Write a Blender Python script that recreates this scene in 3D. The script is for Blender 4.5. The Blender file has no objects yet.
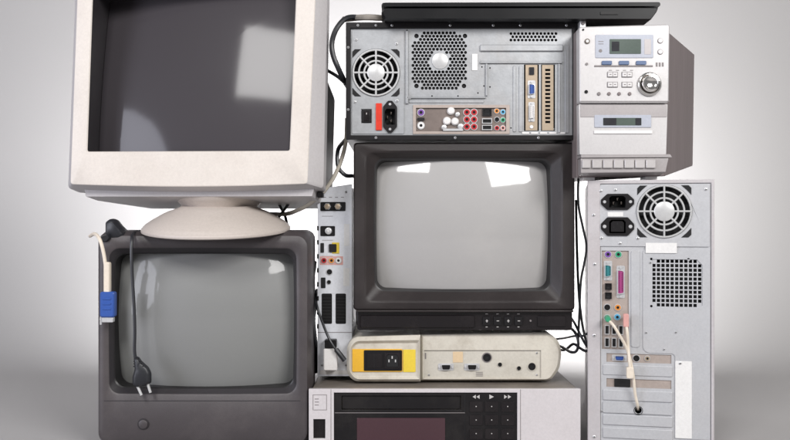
import bpy, bmesh, math, random
from mathutils import Vector, Matrix
random.seed(7)
C = bpy.context.scene.collection
PI = math.pi
# ------------------------------------------------------------------ scale
S = 0.0016          # metres per photo pixel in the plane y = 0
D = 1.40            # camera distance to that plane
CZ = 228 * S        # camera height (floor is z = 0)

class Fr:           # turns sketch units into metres for a thing whose front stands at depth d
    def __init__(s, d):
        s.d = d; s.k = S * (D + d) / D
    def X(s, x): return (x - 395) * s.k
    def Z(s, y): return CZ + (220 - y) * s.k

# ------------------------------------------------------------------ materials
def nd(nt, typ, **kw):
    n = nt.nodes.new(typ)
    for k, v in kw.items(): setattr(n, k, v)
    return n
def mat(name, col, rough=0.45, metal=0.0, var=0.06, vscale=9, bump=0.0, bscale=400, dirt=None, dscale=5, damt=0.3,
        coat=0.0, coat_r=0.03, spec=0.5, rvar=0.08, stretch=None):
    m = bpy.data.materials.new(name); m.use_nodes = True
    nt = m.node_tree; L = nt.links
    b = nt.nodes['Principled BSDF']
    b.inputs['Metallic'].default_value = metal
    b.inputs['Specular IOR Level'].default_value = spec
    b.inputs['Coat Weight'].default_value = coat
    b.inputs['Coat Roughness'].default_value = coat_r
    tc = nd(nt, 'ShaderNodeTexCoord')
    src = tc.outputs['Object']
    if stretch:
        mp = nd(nt, 'ShaderNodeMapping'); mp.inputs['Scale'].default_value = stretch
        L.new(src, mp.inputs['Vector']); src = mp.outputs['Vector']
    n = nd(nt, 'ShaderNodeTexNoise'); n.inputs['Scale'].default_value = vscale; n.inputs['Detail'].default_value = 5
    L.new(src, n.inputs['Vector'])
    mix = nd(nt, 'ShaderNodeMix', data_type='RGBA')
    mix.inputs[6].default_value = (*[c * (1 - var * 2) for c in col], 1)
    mix.inputs[7].default_value = (*[min(1, c * (1 + var * 2)) for c in col], 1)
    L.new(n.outputs['Fac'], mix.inputs[0])
    out = mix.outputs[2]
    if dirt:
        n2 = nd(nt, 'ShaderNodeTexNoise'); n2.inputs['Scale'].default_value = dscale; n2.inputs['Detail'].default_value = 8
        n2.inputs['Roughness'].default_value = 0.7
        L.new(tc.outputs['Object'], n2.inputs['Vector'])
        r = nd(nt, 'ShaderNodeMapRange'); r.inputs[1].default_value = 0.48; r.inputs[2].default_value = 0.75
        r.inputs[4].default_value = damt
        L.new(n2.outputs['Fac'], r.inputs[0])
        m2 = nd(nt, 'ShaderNodeMix', data_type='RGBA')
        L.new(r.outputs[0], m2.inputs[0]); L.new(out, m2.inputs[6]); m2.inputs[7].default_value = (*dirt, 1)
        out = m2.outputs[2]
    n5 = nd(nt, 'ShaderNodeTexNoise'); n5.inputs['Scale'].default_value = 260; n5.inputs['Detail'].default_value = 4; n5.inputs['Roughness'].default_value = .75
    L.new(src, n5.inputs['Vector'])
    r5 = nd(nt, 'ShaderNodeMapRange'); r5.inputs[1].default_value = .3; r5.inputs[2].default_value = .7; g_ = .015 if ('tube' in name or 'glass' in name or 'backdrop' in name) else .06; r5.inputs[3].default_value = 1 - g_; r5.inputs[4].default_value = 1 + g_
    L.new(n5.outputs['Fac'], r5.inputs[0])
    m5 = nd(nt, 'ShaderNodeMix', data_type='RGBA', blend_type='MULTIPLY'); m5.inputs[0].default_value = 1
    L.new(out, m5.inputs[6]); L.new(r5.outputs[0], m5.inputs[7]); out = m5.outputs[2]
    L.new(out, b.inputs['Base Color'])
    rr_ = nd(nt, 'ShaderNodeMapRange')
    rr_.inputs[3].default_value = max(0.02, rough - rvar); rr_.inputs[4].default_value = min(1, rough + rvar)
    n3 = nd(nt, 'ShaderNodeTexNoise'); n3.inputs['Scale'].default_value = vscale * 2.3; n3.inputs['Detail'].default_value = 6
    L.new(src, n3.inputs['Vector']); L.new(n3.outputs['Fac'], rr_.inputs[0]); L.new(rr_.outputs[0], b.inputs['Roughness'])
    if bump:
        n4 = nd(nt, 'ShaderNodeTexNoise'); n4.inputs['Scale'].default_value = bscale; n4.inputs['Detail'].default_value = 3
        L.new(src, n4.inputs['Vector'])
        bp = nd(nt, 'ShaderNodeBump'); bp.inputs['Strength'].default_value = bump; bp.inputs['Distance'].default_value = 0.001
        L.new(n4.outputs['Fac'], bp.inputs['Height']); L.new(bp.outputs['Normal'], b.inputs['Normal'])
    return m

M = {}
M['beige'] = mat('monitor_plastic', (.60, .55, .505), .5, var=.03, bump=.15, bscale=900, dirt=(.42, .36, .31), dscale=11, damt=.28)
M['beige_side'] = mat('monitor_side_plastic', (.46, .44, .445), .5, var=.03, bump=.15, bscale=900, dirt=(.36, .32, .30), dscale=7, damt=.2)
M['base'] = mat('stand_plastic', (.50, .445, .405), .45, var=.03, bump=.12, bscale=900, dirt=(.30, .26, .23), dscale=9, damt=.2)
M['brown'] = mat('shaded_rear_plastic', (.03, .02, .018), .5, var=.1, bump=.3, bscale=700, spec=.25)  # monitor rear housing: shade behind the bezel put into the colour
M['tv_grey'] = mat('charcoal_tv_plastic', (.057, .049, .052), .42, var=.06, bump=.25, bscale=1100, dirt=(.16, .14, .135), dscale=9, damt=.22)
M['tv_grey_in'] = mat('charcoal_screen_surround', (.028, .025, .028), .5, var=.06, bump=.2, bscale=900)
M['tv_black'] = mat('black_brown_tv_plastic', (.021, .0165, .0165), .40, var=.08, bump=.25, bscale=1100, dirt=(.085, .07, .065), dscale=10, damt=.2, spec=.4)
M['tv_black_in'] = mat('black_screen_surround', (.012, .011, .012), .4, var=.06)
M['gloss_black'] = mat('glossy_black_plastic', (.010, .008, .009), .2, var=.1, dirt=(.06, .05, .05), dscale=14, damt=.2, spec=.35)
M['black'] = mat('black_plastic', (.008, .007, .008), .42, var=.1, bump=.1, bscale=800, spec=.3)
M['laptop'] = mat('black_laptop_plastic', (.005, .005, .006), .35, var=.1, spec=.25)
M['void'] = mat('black_inside', (.006, .006, .007), .8, var=.1)
M['rubber'] = mat('black_rubber_cable', (.016, .017, .021), .4, var=.1, rvar=.1)
M['scr_c'] = mat('light_grey_picture_tube', (.345, .335, .33), .5, var=.015, vscale=4, coat=.9, coat_r=.05, dirt=(.46, .44, .42), dscale=5, damt=.3)
M['scr_l'] = mat('green_grey_picture_tube', (.195, .197, .193), .5, var=.02, vscale=4, coat=.42, coat_r=.06, dirt=(.21, .215, .20), dscale=6, damt=.3)
M['scr_m'] = mat('dark_purple_monitor_glass', (.043, .038, .043), .5, var=.03, vscale=4, coat=.5, coat_r=.09, spec=.15)
M['steel'] = mat('galvanised_steel', (.385, .395, .41), .40, metal=.5, var=.09, vscale=60, bump=.08, bscale=300, dirt=(.40, .36, .33), dscale=13, damt=.3)
M['steel2'] = mat('bright_steel', (.62, .62, .63), .35, metal=.5, var=.05, vscale=40)
M['chrome'] = mat('fan_guard_wire', (.56, .56, .56), .35, metal=.3, var=.04)
M['tower'] = mat('tower_steel', (.50, .505, .525), .42, metal=.28, var=.03, vscale=40, bump=.05, bscale=300, dirt=(.48, .44, .42), dscale=10, damt=.25)
M['tower_edge'] = mat('tower_cover_steel', (.49, .465, .475), .45, metal=.15, var=.04, vscale=20, dirt=(.40, .33, .31), dscale=12, damt=.3)
M['pinkplate'] = mat('io_shield_metal', (.42, .355, .32), .42, metal=.3, var=.06, vscale=40, dirt=(.3, .24, .2), dscale=30, damt=.35)
M['io_shade'] = mat('io_recess_shade', (.17, .135, .12), .5, metal=.2, var=.15, vscale=60)  # dark tone paints the shadow in the recess between the sockets
M['tan'] = mat('tan_bracket_metal', (.40, .32, .235), .42, metal=.4, var=.08, vscale=50)
M['slim'] = mat('silver_receiver_metal', (.70, .715, .76), .42, metal=.15, var=.04, vscale=25, dirt=(.36, .34, .33), dscale=20, damt=.25)
M['stereo'] = mat('silver_stereo_plastic', (.53, .515, .515), .36, metal=.2, var=.02, vscale=12, dirt=(.5, .46, .44), dscale=9, damt=.15)
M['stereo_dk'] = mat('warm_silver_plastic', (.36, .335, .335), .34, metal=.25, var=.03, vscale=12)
M['stereo_btn'] = mat('grey_silver_button', (.47, .445, .44), .34, metal=.2, var=.03, vscale=12)
M['stereo_side'] = mat('brown_grey_vinyl_side', (.17, .14, .14), .5, var=.08, vscale=30, bump=.3, bscale=200, stretch=(1, 1, .12))
M['stereo_panel'] = mat('pale_blue_display_window', (.42, .44, .50), .2, var=.03, coat=.5)
M['lcd'] = mat('grey_green_lcd', (.085, .11, .095), .15, var=.08, coat=.8)
M['lcd_dark'] = mat('dark_lcd', (.03, .03, .035), .12, var=.2, vscale=60, coat=.8)
M['bluebtn'] = mat('slate_blue_button', (.085, .13, .24), .3, var=.08)
M['vcr'] = mat('silver_recorder_plastic', (.60, .565, .575), .4, metal=.12, var=.02, vscale=14, dirt=(.45, .41, .40), dscale=12, damt=.25)
M['vcr_top'] = mat('dusty_brown_metal_lid', (.17, .145, .125), .55, metal=.2, var=.1, vscale=14, dirt=(.33, .29, .25), dscale=7, damt=.6, bump=.2, bscale=250)
M['vcr_blk'] = mat('recorder_black_panel', (.010, .009, .010), .25, var=.15, dirt=(.05, .045, .04), dscale=20, damt=.25, spec=.3)
M['vcr_red'] = mat('dark_red_display', (.052, .020, .027), .18, var=.06, coat=.6)
M['box'] = mat('aged_cream_plastic', (.56, .525, .455), .48, var=.05, bump=.15, bscale=900, dirt=(.25, .20, .14), dscale=22, damt=.5)
M['box_panel'] = mat('cream_grey_panel', (.52, .49, .43), .5, var=.04, dirt=(.30, .26, .20), dscale=30, damt=.4)
M['label_tan'] = mat('tan_sticker', (.62, .47, .30), .6, var=.04)
M['yellow'] = mat('yellow_tape', (.70, .52, .05), .4, var=.06, vscale=30)
M['amber'] = mat('amber_tape', (.72, .40, .03), .4, var=.06, vscale=30)
M['red'] = mat('red_plastic', (.60, .035, .015), .35, var=.05)
M['white'] = mat('white_label', (.70, .69, .68), .5, var=.04)
M['white_pl'] = mat('white_plastic', (.72, .70, .69), .4, var=.03, dirt=(.45, .40, .37), dscale=25, damt=.3)
M['vga'] = mat('blue_connector_plastic', (.03, .085, .33), .35, var=.06)
M['teal'] = mat('teal_connector_plastic', (.03, .20, .22), .35, var=.06)
M['magenta'] = mat('magenta_connector_plastic', (.34, .05, .19), .35, var=.06)
M['purple'] = mat('purple_connector_plastic', (.18, .08, .32), .35, var=.06)
M['green'] = mat('green_connector_plastic', (.04, .30, .16), .35, var=.06)
M['orange'] = mat('orange_connector_plastic', (.62, .24, .05), .35, var=.06)
M['skyblue'] = mat('light_blue_connector_plastic', (.10, .35, .55), .35, var=.06)
M['pink'] = mat('pink_connector_plastic', (.62, .33, .30), .35, var=.06)
M['rca_red'] = mat('red_socket_plastic', (.42, .025, .03), .35, var=.06)
M['cable_grey'] = mat('grey_beige_cable', (.40, .365, .31), .5, var=.06)
M['cable_cream'] = mat('cream_cable', (.70, .62, .52), .45, var=.05)
M['sleeve'] = mat('dusty_grey_sleeve', (.24, .215, .19), .6, var=.2, vscale=60, bump=.5, bscale=150)
M['backdrop'] = mat('grey_paper_backdrop', (.36, .35, .35), .85, var=.01, vscale=2)  # grey sheet; the added spots behind the pile whiten its middle
M['knob'] = mat('polished_chrome', (.74, .72, .70), .12, metal=1.0, var=.02, rvar=.03)
M['knob_dark'] = mat('dark_chrome_ring', (.20, .17, .15), .2, metal=.9, var=.05)
M['mark'] = mat('pale_grey_print', (.48, .46, .45), .5, var=.02)
M['mark_grey'] = mat('dark_grey_print', (.19, .17, .17), .5, var=.04)

# ------------------------------------------------------------------ mesh helpers
def rpoly(pts, radii, seg=6):
    """round the corners of a polygon (list of (x,z)); radii one number or a list"""
    n = len(pts); out = []
    if not isinstance(radii, (list, tuple)): radii = [radii] * n
    for i in range(n):
        p0 = Vector(pts[i - 1]); p = Vector(pts[i]); p1 = Vector(pts[(i + 1) % n]); r = radii[i]
        a = (p0 - p); b = (p1 - p)
        if r <= 0:
            for s in range(seg + 1): out.append((p.x, p.y))
            continue
        r_ = min(r, a.length * .49, b.length * .49)
        A = p + a.normalized() * r_; B = p + b.normalized() * r_
        for s in range(seg + 1):
            t = s / seg
            q = A * (1 - t) ** 2 + p * 2 * t * (1 - t) * 1.0 + B * t ** 2
            w = 0.83                                            # nearer to a circular arc
            q = (A * (1 - t) ** 2 + p * (2 * t * (1 - t) * w) + B * t ** 2) / ((1 - t) ** 2 + 2 * t * (1 - t) * w + t ** 2)
            out.append((q.x, q.y))
    return out
def bowed(pts, n=8, bow=(0, 0, 0, 0)):
    """quad corners (tl, tr, br, bl) with each side bulging outward by bow and divided in n"""
    out = []
    cx = sum(p[0] for p in pts) / 4; cy = sum(p[1] for p in pts) / 4
    for i in range(4):
        a = Vector(pts[i]); b = Vector(pts[(i + 1) % 4]); d = b - a
        nrm = Vector((d.y, -d.x)).normalized()
        if nrm.dot((a + b) / 2 - Vector((cx, cy))) < 0: nrm = -nrm
        for s in range(n):
            t = s / n
            out.append(tuple(a + d * t + nrm * bow[i] * 4 * t * (1 - t)))
    return out
def circ(cx, cy, r, n=24, a0=0):
    return [(cx + r * math.cos(a0 + 2 * PI * i / n), cy + r * math.sin(a0 + 2 * PI * i / n)) for i in range(n)]

class MB:
    def __init__(s, fr):
        s.v = []; s.f = []; s.m = []; s.mats = []; s.fr = fr
    def mi(s, m):
        if m not in s.mats: s.mats.append(m)
        return s.mats.index(m)
    def loft(s, loops, m, cap0=False, cap1=True):
        """loops: list of (list of sketch points, depth behind the thing's front)"""
        fr = s.fr; base = []; mi = s.mi(m)
        for lp, y in loops:
            base.append(len(s.v)); s.v += [(fr.X(x), fr.d + (y(x, z) if callable(y) else y), fr.Z(z)) for x, z in lp]
        n = len(loops[0][0])
        for a, b in zip(base, base[1:]):
            for i in range(n):
                j = (i + 1) % n
                s.f.append((a + i, a + j, b + j, b + i)); s.m.append(mi)
        if cap0: s.f.append(tuple(base[0] + i for i in range(n))); s.m.append(mi)
        if cap1: s.f.append(tuple(base[-1] + i for i in reversed(range(n)))); s.m.append(mi)
        return s
    def prism(s, pts, y0, y1, m):           # y0 nearer the camera
        return s.loft([(pts, y0), (pts, y1)], m, True, True)
    def box(s, x0, x1, z0, z1, y0, y1, m):
        return s.prism([(x0, z0), (x1, z0), (x1, z1), (x0, z1)], y0, y1, m)
    def rbox(s, x0, x1, z0, z1, y0, y1, r, m, e=0.0):
        q = rpoly([(x0, z0), (x1, z0), (x1, z1), (x0, z1)], r, 4)
        if not e: return s.prism(q, y0, y1, m)
        ei = e / s.fr.k
        q2 = rpoly([(x0 + ei, z0 + ei), (x1 - ei, z0 + ei), (x1 - ei, z1 - ei), (x0 + ei, z1 - ei)], max(.1, r - ei * .6), 4)
        return s.loft([(q2, y0), (q, y0 + e), (q, y1)], m, True, True)
    def cyl(s, cx, cy, r, y0, y1, m, n=20, r0=None):
        return s.loft([(circ(cx, cy, r0 if r0 is not None else r, n), y0), (circ(cx, cy, r, n), y1)], m, True, True)
    def turn(s, cx, cy, prof, m, n=28, cap0=True, cap1=True):       # prof: list of (r, depth)
        return s.loft([(circ(cx, cy, r, n), y) for r, y in prof], m, cap0, cap1)
    def wring(s, cx, cy, r, t, y, m, n=40, k=6):   # torus of wire radius t (sketch units)
        fr = s.fr; b0 = len(s.v); mi = s.mi(m)
        for i in range(n):
            a = 2 * PI * i / n
            for j in range(k):
                c = 2 * PI * j / k; rr = r + t * math.cos(c)
                s.v.append((fr.X(cx + rr * math.cos(a)), fr.d + y + t * fr.k * math.sin(c), fr.Z(cy + rr * math.sin(a))))
        for i in range(n):
            for j in range(k):
                a = b0 + i * k + j; b = b0 + i * k + (j + 1) % k
                c = b0 + ((i + 1) % n) * k + (j + 1) % k; d = b0 + ((i + 1) % n) * k + j
                s.f.append((a, d, c, b)); s.m.append(mi)
    def tube(s, pts, r, m, k=8, res=6, world=True, rr=None):
        """pts in metres"""
        P = [Vector(p) for p in pts]
        Q = []
        ext = [P[0] * 2 - P[1]] + P + [P[-1] * 2 - P[-2]]
        for i in range(1, len(ext) - 2):
            p0, p1, p2, p3 = ext[i - 1:i + 3]
            for t_ in range(res):
                t = t_ / res
                Q.append(.5 * ((2 * p1) + (-p0 + p2) * t + (2 * p0 - 5 * p1 + 4 * p2 - p3) * t * t + (-p0 + 3 * p1 - 3 * p2 + p3) * t ** 3))
        Q.append(P[-1])
        mi = s.mi(m); b0 = len(s.v); up = Vector((0, 1, 0)); n = len(Q)
        for i, q in enumerate(Q):
            t = (Q[min(i + 1, n - 1)] - Q[max(i - 1, 0)]).normalized()
            u = t.cross(up)
            if u.length < .05: u = t.cross(Vector((1, 0, 0)))
            u.normalize(); w = t.cross(u).normalized(); up = w.cross(t) if False else up
            rad = r if rr is None else rr(i / (n - 1))
            for j in range(k):
                a = 2 * PI * j / k
                s.v.append(tuple(q + u * rad * math.cos(a) + w * rad * math.sin(a)))
        for i in range(n - 1):
            for j in range(k):
                a = b0 + i * k + j; b = b0 + i * k + (j + 1) % k
                s.f.append((a, b, b + k, a + k)); s.m.append(mi)
        s.f.append(tuple(b0 + j for j in reversed(range(k)))); s.m.append(mi)
        s.f.append(tuple(b0 + (n - 1) * k + j for j in range(k))); s.m.append(mi)
        return s
    def plate(s, outer, holes, y0, y1, m):
        """flat plate with real holes, made by filling a 2-D curve"""
        cu = bpy.data.curves.new('c', 'CURVE'); cu.dimensions = '2D'; cu.fill_mode = 'BOTH'
        fr = s.fr
        for lp in [outer] + list(holes):
            sp = cu.splines.new('POLY'); sp.points.add(len(lp) - 1); sp.use_cyclic_u = True
            for p, (x, z) in zip(sp.points, lp): p.co = (fr.X(x), fr.Z(z), 0, 1)
        cu.extrude = (y1 - y0) / 2
        o = bpy.data.objects.new('c', cu); C.objects.link(o)
        dg = bpy.context.evaluated_depsgraph_get(); me = bpy.data.meshes.new_from_object(o.evaluated_get(dg))
        b0 = len(s.v); mi = s.mi(m)
        for v in me.vertices: s.v.append((v.co.x, fr.d + (y0 + y1) / 2 - v.co.z, v.co.y))
        for p in me.polygons: s.f.append(tuple(b0 + i for i in p.vertices)); s.m.append(mi)
        bpy.data.objects.remove(o); bpy.data.curves.remove(cu); bpy.data.meshes.remove(me)
        return s
    def tube_depth(s, lp, yedge, R, quad=None):
        fr = s.fr
        xs = [p[0] for p in lp]; zs = [p[1] for p in lp]
        ax = (min(xs) + max(xs)) / 2; az = (min(zs) + max(zs)) / 2
        if quad:
            ax, az, Rx, Rz = quad
            return lambda x, z: yedge + ((x - ax) * fr.k) ** 2 / 2 / Rx + ((z - az) * fr.k) ** 2 / 2 / Rz
        rc = max(math.hypot(x - ax, z - az) for x, z in lp) * fr.k
        return lambda x, z: yedge - (math.sqrt(R * R - min(R * R * .9, ((x - ax) ** 2 + (z - az) ** 2) * fr.k ** 2)) - math.sqrt(R * R - rc * rc))
    def tube_screen(s, lp, yedge, R, m, rings=22, quad=None):
        """convex picture-tube face inside loop lp: part of a sphere of radius R metres"""
        fr = s.fr
        xs = [p[0] for p in lp]; zs = [p[1] for p in lp]
        cx = (min(xs) + max(xs)) / 2; cz = (min(zs) + max(zs)) / 2
        ax = cx; az = cz
        rc = max(math.hypot(x - ax, z - az) for x, z in lp) * fr.k
        f = lambda x, z: -(math.sqrt(R * R - min(R * R * .9, ((x - ax) ** 2 + (z - az) ** 2) * fr.k ** 2)) - math.sqrt(R * R - rc * rc))
        if quad:                                # vertically flatter tube: (apex x, apex z, Rx, Rz)
            ax, az, Rx, Rz = quad
            f = lambda x, z: ((x - ax) * fr.k) ** 2 / 2 / Rx + ((z - az) * fr.k) ** 2 / 2 / Rz
        base = []; mi = s.mi(m); n = len(lp)
        for q in range(rings):
            t = 1 - q / rings
            base.append(len(s.v))
            for x, z in lp:
                X = cx + (x - cx) * t; Z = cz + (z - cz) * t
                s.v.append((fr.X(X), fr.d + yedge + f(X, Z), fr.Z(Z)))
        c = len(s.v); s.v.append((fr.X(cx), fr.d + yedge + f(cx, cz), fr.Z(cz)))
        for a, b in zip(base, base[1:]):
            for i in range(n):
                j = (i + 1) % n; s.f.append((a + i, a + j, b + j, b + i)); s.m.append(mi)
        for i in range(n): s.f.append((base[-1] + i, base[-1] + (i + 1) % n, c)); s.m.append(mi)
        return s
    def build(s, name, parent=None, bevel=0.0, sharp=35, seg=2):
        me = bpy.data.meshes.new(name)
        off = Vector((0, 0, 0))
        if parent is not None:
            p = parent
            while p is not None: off += Vector(p.get('_o', (0, 0, 0))); p = p.parent
        me.from_pydata([tuple(Vector(v) - off) for v in s.v], [], s.f)
        for m in s.mats: me.materials.append(M[m])
        for p, i in zip(me.polygons, s.m): p.material_index = i
        bm = bmesh.new(); bm.from_mesh(me)
        bmesh.ops.remove_doubles(bm, verts=bm.verts, dist=1e-7)
        bmesh.ops.recalc_face_normals(bm, faces=bm.faces)
        bm.to_mesh(me); bm.free()
        me.shade_smooth(); me.set_sharp_from_angle(angle=math.radians(sharp))
        me.update()
        o = bpy.data.objects.new(name, me); C.objects.link(o)
        if parent is not None: o.parent = parent
        if bevel:
            b = o.modifiers.new('bevel', 'BEVEL'); b.width = bevel; b.segments = seg; b.limit_method = 'ANGLE'
            b.angle_limit = math.radians(40); b.use_clamp_overlap = True; b.harden_normals = False
        return o

def thing(name, label, cat, loc, group=None):
    o = bpy.data.objects.new(name, None); C.objects.link(o); o.location = loc; o.empty_display_size = .03
    o['_o'] = tuple(loc); o['label'] = label; o['category'] = cat
    if group: o['group'] = group
    return o
def single(o, label, cat, group=None):
    o['label'] = label; o['category'] = cat
    if group: o['group'] = group
    return o
def recentre(o):
    """move the origin of a one-mesh thing to the middle of its base"""
    me = o.data; xs = [v.co for v in me.vertices]
    c = Vector(((min(v.x for v in xs) + max(v.x for v in xs)) / 2, (min(v.y for v in xs) + max(v.y for v in xs)) / 2, min(v.z for v in xs)))
    me.transform(Matrix.Translation(-c)); o.location = c
    return o

# ------------------------------------------------------------------ small fittings (each becomes a part)
def screw(root, fr, x, y, dep, r=1.4, m='steel2'):
    b = MB(fr); b.turn(x, y, [(r * .55, dep - .0016), (r, dep - .0009), (r, dep + .0005)], m, 12)
    b.box(x - r * .7, x + r * .7, y - r * .13, y + r * .13, dep - .00185, dep - .0012, 'void')
    b.box(x - r * .13, x + r * .13, y - r * .7, y + r * .7, dep - .00195, dep - .0012, 'void')
    return b.build('screw', root)
def jack(root, fr, x, y, dep, r, col, name='audio_jack', ring=True, shell='steel2'):
    b = MB(fr)
    b.turn(x, y, [(r * .5, dep - .0004), (r * .5, dep - .002), (r, dep - .002), (r, dep + .001)], col, 20, False, False)
    b.prism(circ(x, y, r * .52, 20), dep - .0007, dep - .0003, 'void')
    if ring: b.turn(x, y, [(r, dep - .0012), (r * 1.25, dep - .0012), (r * 1.25, dep + .001)], shell, 20, False, False)
    return b.build(name, root)
def dsub(root, fr, x, y, w, h, dep, col, name='serial_port', vert=False, flange='steel2', pins=True):
    b = MB(fr)
    def tr(a, c): return (x + c, y + a) if vert else (x + a, y + c)
    def shape(W, H, sl):
        q = [tr(-W / 2, -H / 2), tr(W / 2, -H / 2), tr(W / 2 - sl, H / 2), tr(-W / 2 + sl, H / 2)]
        return rpoly(q, H * .22, 3)
    b.prism(rpoly([tr(-w / 2 - h * .55, -h * .62), tr(w / 2 + h * .55, -h * .62), tr(w / 2 + h * .55, h * .62), tr(-w / 2 - h * .55, h * .62)], h * .2, 3), dep - .0008, dep + .001, flange)
    b.loft([(shape(w, h, h * .18), dep - .0045), (shape(w, h, h * .18), dep - .0006)], flange, False, False)
    b.loft([(shape(w * .93, h * .82, h * .15), dep - .0046), (shape(w, h, h * .18), dep - .0045)], flange, False, False)
    b.prism(shape(w * .93, h * .82, h * .15), dep - .0035, dep - .0003, col)
    if pins:
        n = max(4, int(w / 1.6))
        for r_, k in ((-.2, n), (.2, n - 1)):
            for i in range(k):
                a = (i - (k - 1) / 2) * w * .8 / n
                px, py = tr(a, r_ * h); b.cyl(px, py, h * .06, dep - .0041, dep - .0034, 'void', 6)
    for sg in (-1, 1):
        px, py = tr(sg * (w / 2 + h * .28), 0); b.cyl(px, py, h * .2, dep - .0035, dep - .0006, 'steel2', 6)
    return b.build(name, root)
def usb(root, fr, x0, x1, y0, y1, dep, name='usb_port', m='steel2', tongue='black'):
    b = MB(fr); t = min(x1 - x0, y1 - y0) * .14
    o = [(x0, y0), (x1, y0), (x1, y1), (x0, y1)]; i = [(x0 + t, y0 + t), (x1 - t, y0 + t), (x1 - t, y1 - t), (x0 + t, y1 - t)]
    b.loft([(o, dep + .001), (o, dep - .0022), (i, dep - .0022), (i, dep + .006)], m, False, False)
    b.box(x0 + t, x1 - t, y0 + t, y1 - t, dep - .0006, dep - .0003, 'void')
    if x1 - x0 < y1 - y0: b.box(x0 + t * 1.4, x0 + (x1 - x0) * .42, y0 + 2 * t, y1 - 2 * t, dep - .0016, dep - .0007, tongue)
    else: b.box(x0 + 2 * t, x1 - 2 * t, y0 + t * 1.4, y0 + (y1 - y0) * .42, dep - .0016, dep - .0007, tongue)
    return b.build(name, root)
def inlet_hole(cx, cy, w, h, vert=False):
    W = w / 2 * 1.06; H = h / 2 * 1.04
    return [((cx + c, cy + a) if vert else (cx + a, cy + c)) for a, c in [(-W * .5, -H * .5), (-W * .36, -H * .74), (W * .36, -H * .74), (W * .5, -H * .5), (W * .5, H * .72), (-W * .5, H * .72)]]
def power_inlet(root, fr, cx, cy, w, h, dep, vert=False, male=True, name='power_inlet', ear='black'):
    """mains socket on a six-sided flange with pointed ends; long axis w"""
    def tr(a, c): return (cx + c, cy + a) if vert else (cx + a, cy + c)
    def P(l): return [tr(*p) for p in l]
    b = MB(fr); W = w / 2; H = h / 2
    outer = rpoly(P([(-W, -H * .28), (-W * .62, -H), (W * .62, -H), (W, -H * .28), (W, H * .28), (W * .62, H), (-W * .62, H), (-W, H * .28)]), .8, 3)
    inner = rpoly(P([(-W * .5, -H * .5), (-W * .36, -H * .74), (W * .36, -H * .74), (W * .5, -H * .5), (W * .5, H * .72), (-W * .5, H * .72)]), .6, 3)
    b.loft([(outer, dep + .0003), (outer, dep - .0018)], ear, False, False)
    b.plate(outer, [inner], dep - .0024, dep - .0016, ear)
    b.loft([(inner, dep - .002), (inner, dep + .013)], 'void', False, True)
    if not male:
        inn2 = [(cx + (x - cx) * .78, cy + (y - cy) * .78) for x, y in inner]
        b.loft([(inn2, dep - .0008), (inn2, dep + .0125)], 'black', True, False)
        for a, c in ((-W * .22, H * .1), (W * .22, H * .1), (0, -H * .3)):
            px, py = tr(a, c); b.box(px - .5, px + .5, py - 1.1, py + 1.1, dep - .0011, dep - .0006, 'void')
    else:
        for a, c in ((-W * .24, H * .15), (W * .24, H * .15), (0, -H * .35)):
            px, py = tr(a, c); b.box(px - .55, px + .55, py - 1.3, py + 1.3, dep + .002, dep + .012, 'knob_dark')
    o = b.build(name, root, bevel=.0003)
    for sg in (-1, 1):
        px, py = tr(sg * W * .78, 0); b2 = MB(fr); b2.turn(px, py, [(h * .07, dep - .0034), (h * .1, dep - .0026), (h * .1, dep - .002)], 'steel2', 12)
        b2.build('screw', o)
    return o
def fan_guard(root, fr, cx, cy, R, dep):
    g = MB(fr)
    for r in (R, R * .75, R * .52): g.wring(cx, cy, r, 1.0, dep - .002, 'chrome')
    for i in range(8):
        a = PI / 8 + i * PI / 4 if False else i * PI / 4 + .0
        p = [(fr.X(cx + r * math.cos(a)), fr.d + dep - .0028, fr.Z(cy + r * math.sin(a))) for r in (R * .25, R * .7, R * 1.02)]
        g.tube(p, 1.0 * fr.k, 'chrome', 6, 3)
    g.turn(cx, cy, [(R * .34, dep - .0052), (R * .385, dep - .0042), (R * .385, dep - .001)], 'chrome', 32)
    go = g.build('fan_guard', root)
    f = MB(fr)
    n = 7
    for i in range(n):
        a0 = 2 * PI * i / n; pts0 = []; pts1 = []
        for j in range(7):
            t = j / 6; a = a0 + t * .62
            pts0.append((a, dep + .006 + .012 * t))
        for j in range(6):
            (a, y), (a2, y2) = pts0[j], pts0[j + 1]
            q = [(cx + R * .3 * math.cos(a), cy + R * .3 * math.sin(a), y), (cx + R * .95 * math.cos(a + .25), cy + R * .95 * math.sin(a + .25), y),
                 (cx + R * .95 * math.cos(a2 + .25), cy + R * .95 * math.sin(a2 + .25), y2), (cx + R * .3 * math.cos(a2), cy + R * .3 * math.sin(a2), y2)]
            b0 = len(f.v); f.v += [(fr.X(x), fr.d + y_, fr.Z(z)) for x, z, y_ in q]; f.v += [(fr.X(x), fr.d + y_ + .0012, fr.Z(z)) for x, z, y_ in q]
            mi = f.mi('void')
            for fc in ((0, 1, 2, 3), (7, 6, 5, 4), (0, 4, 5, 1), (1, 5, 6, 2), (2, 6, 7, 3), (3, 7, 4, 0)): f.f.append(tuple(b0 + u for u in fc)); f.m.append(mi)
    f.cyl(cx, cy, R * .36, dep + .004, dep + .02, 'void', 24)
    f.build('fan', root)
    h = MB(fr)
    h.loft([(circ(cx, cy, R * 1.04, 32), dep + .002), (circ(cx, cy, R * 1.04, 32), dep + .026)], 'void', False, True)
    h.build('fan_housing', root)
    return go
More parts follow.
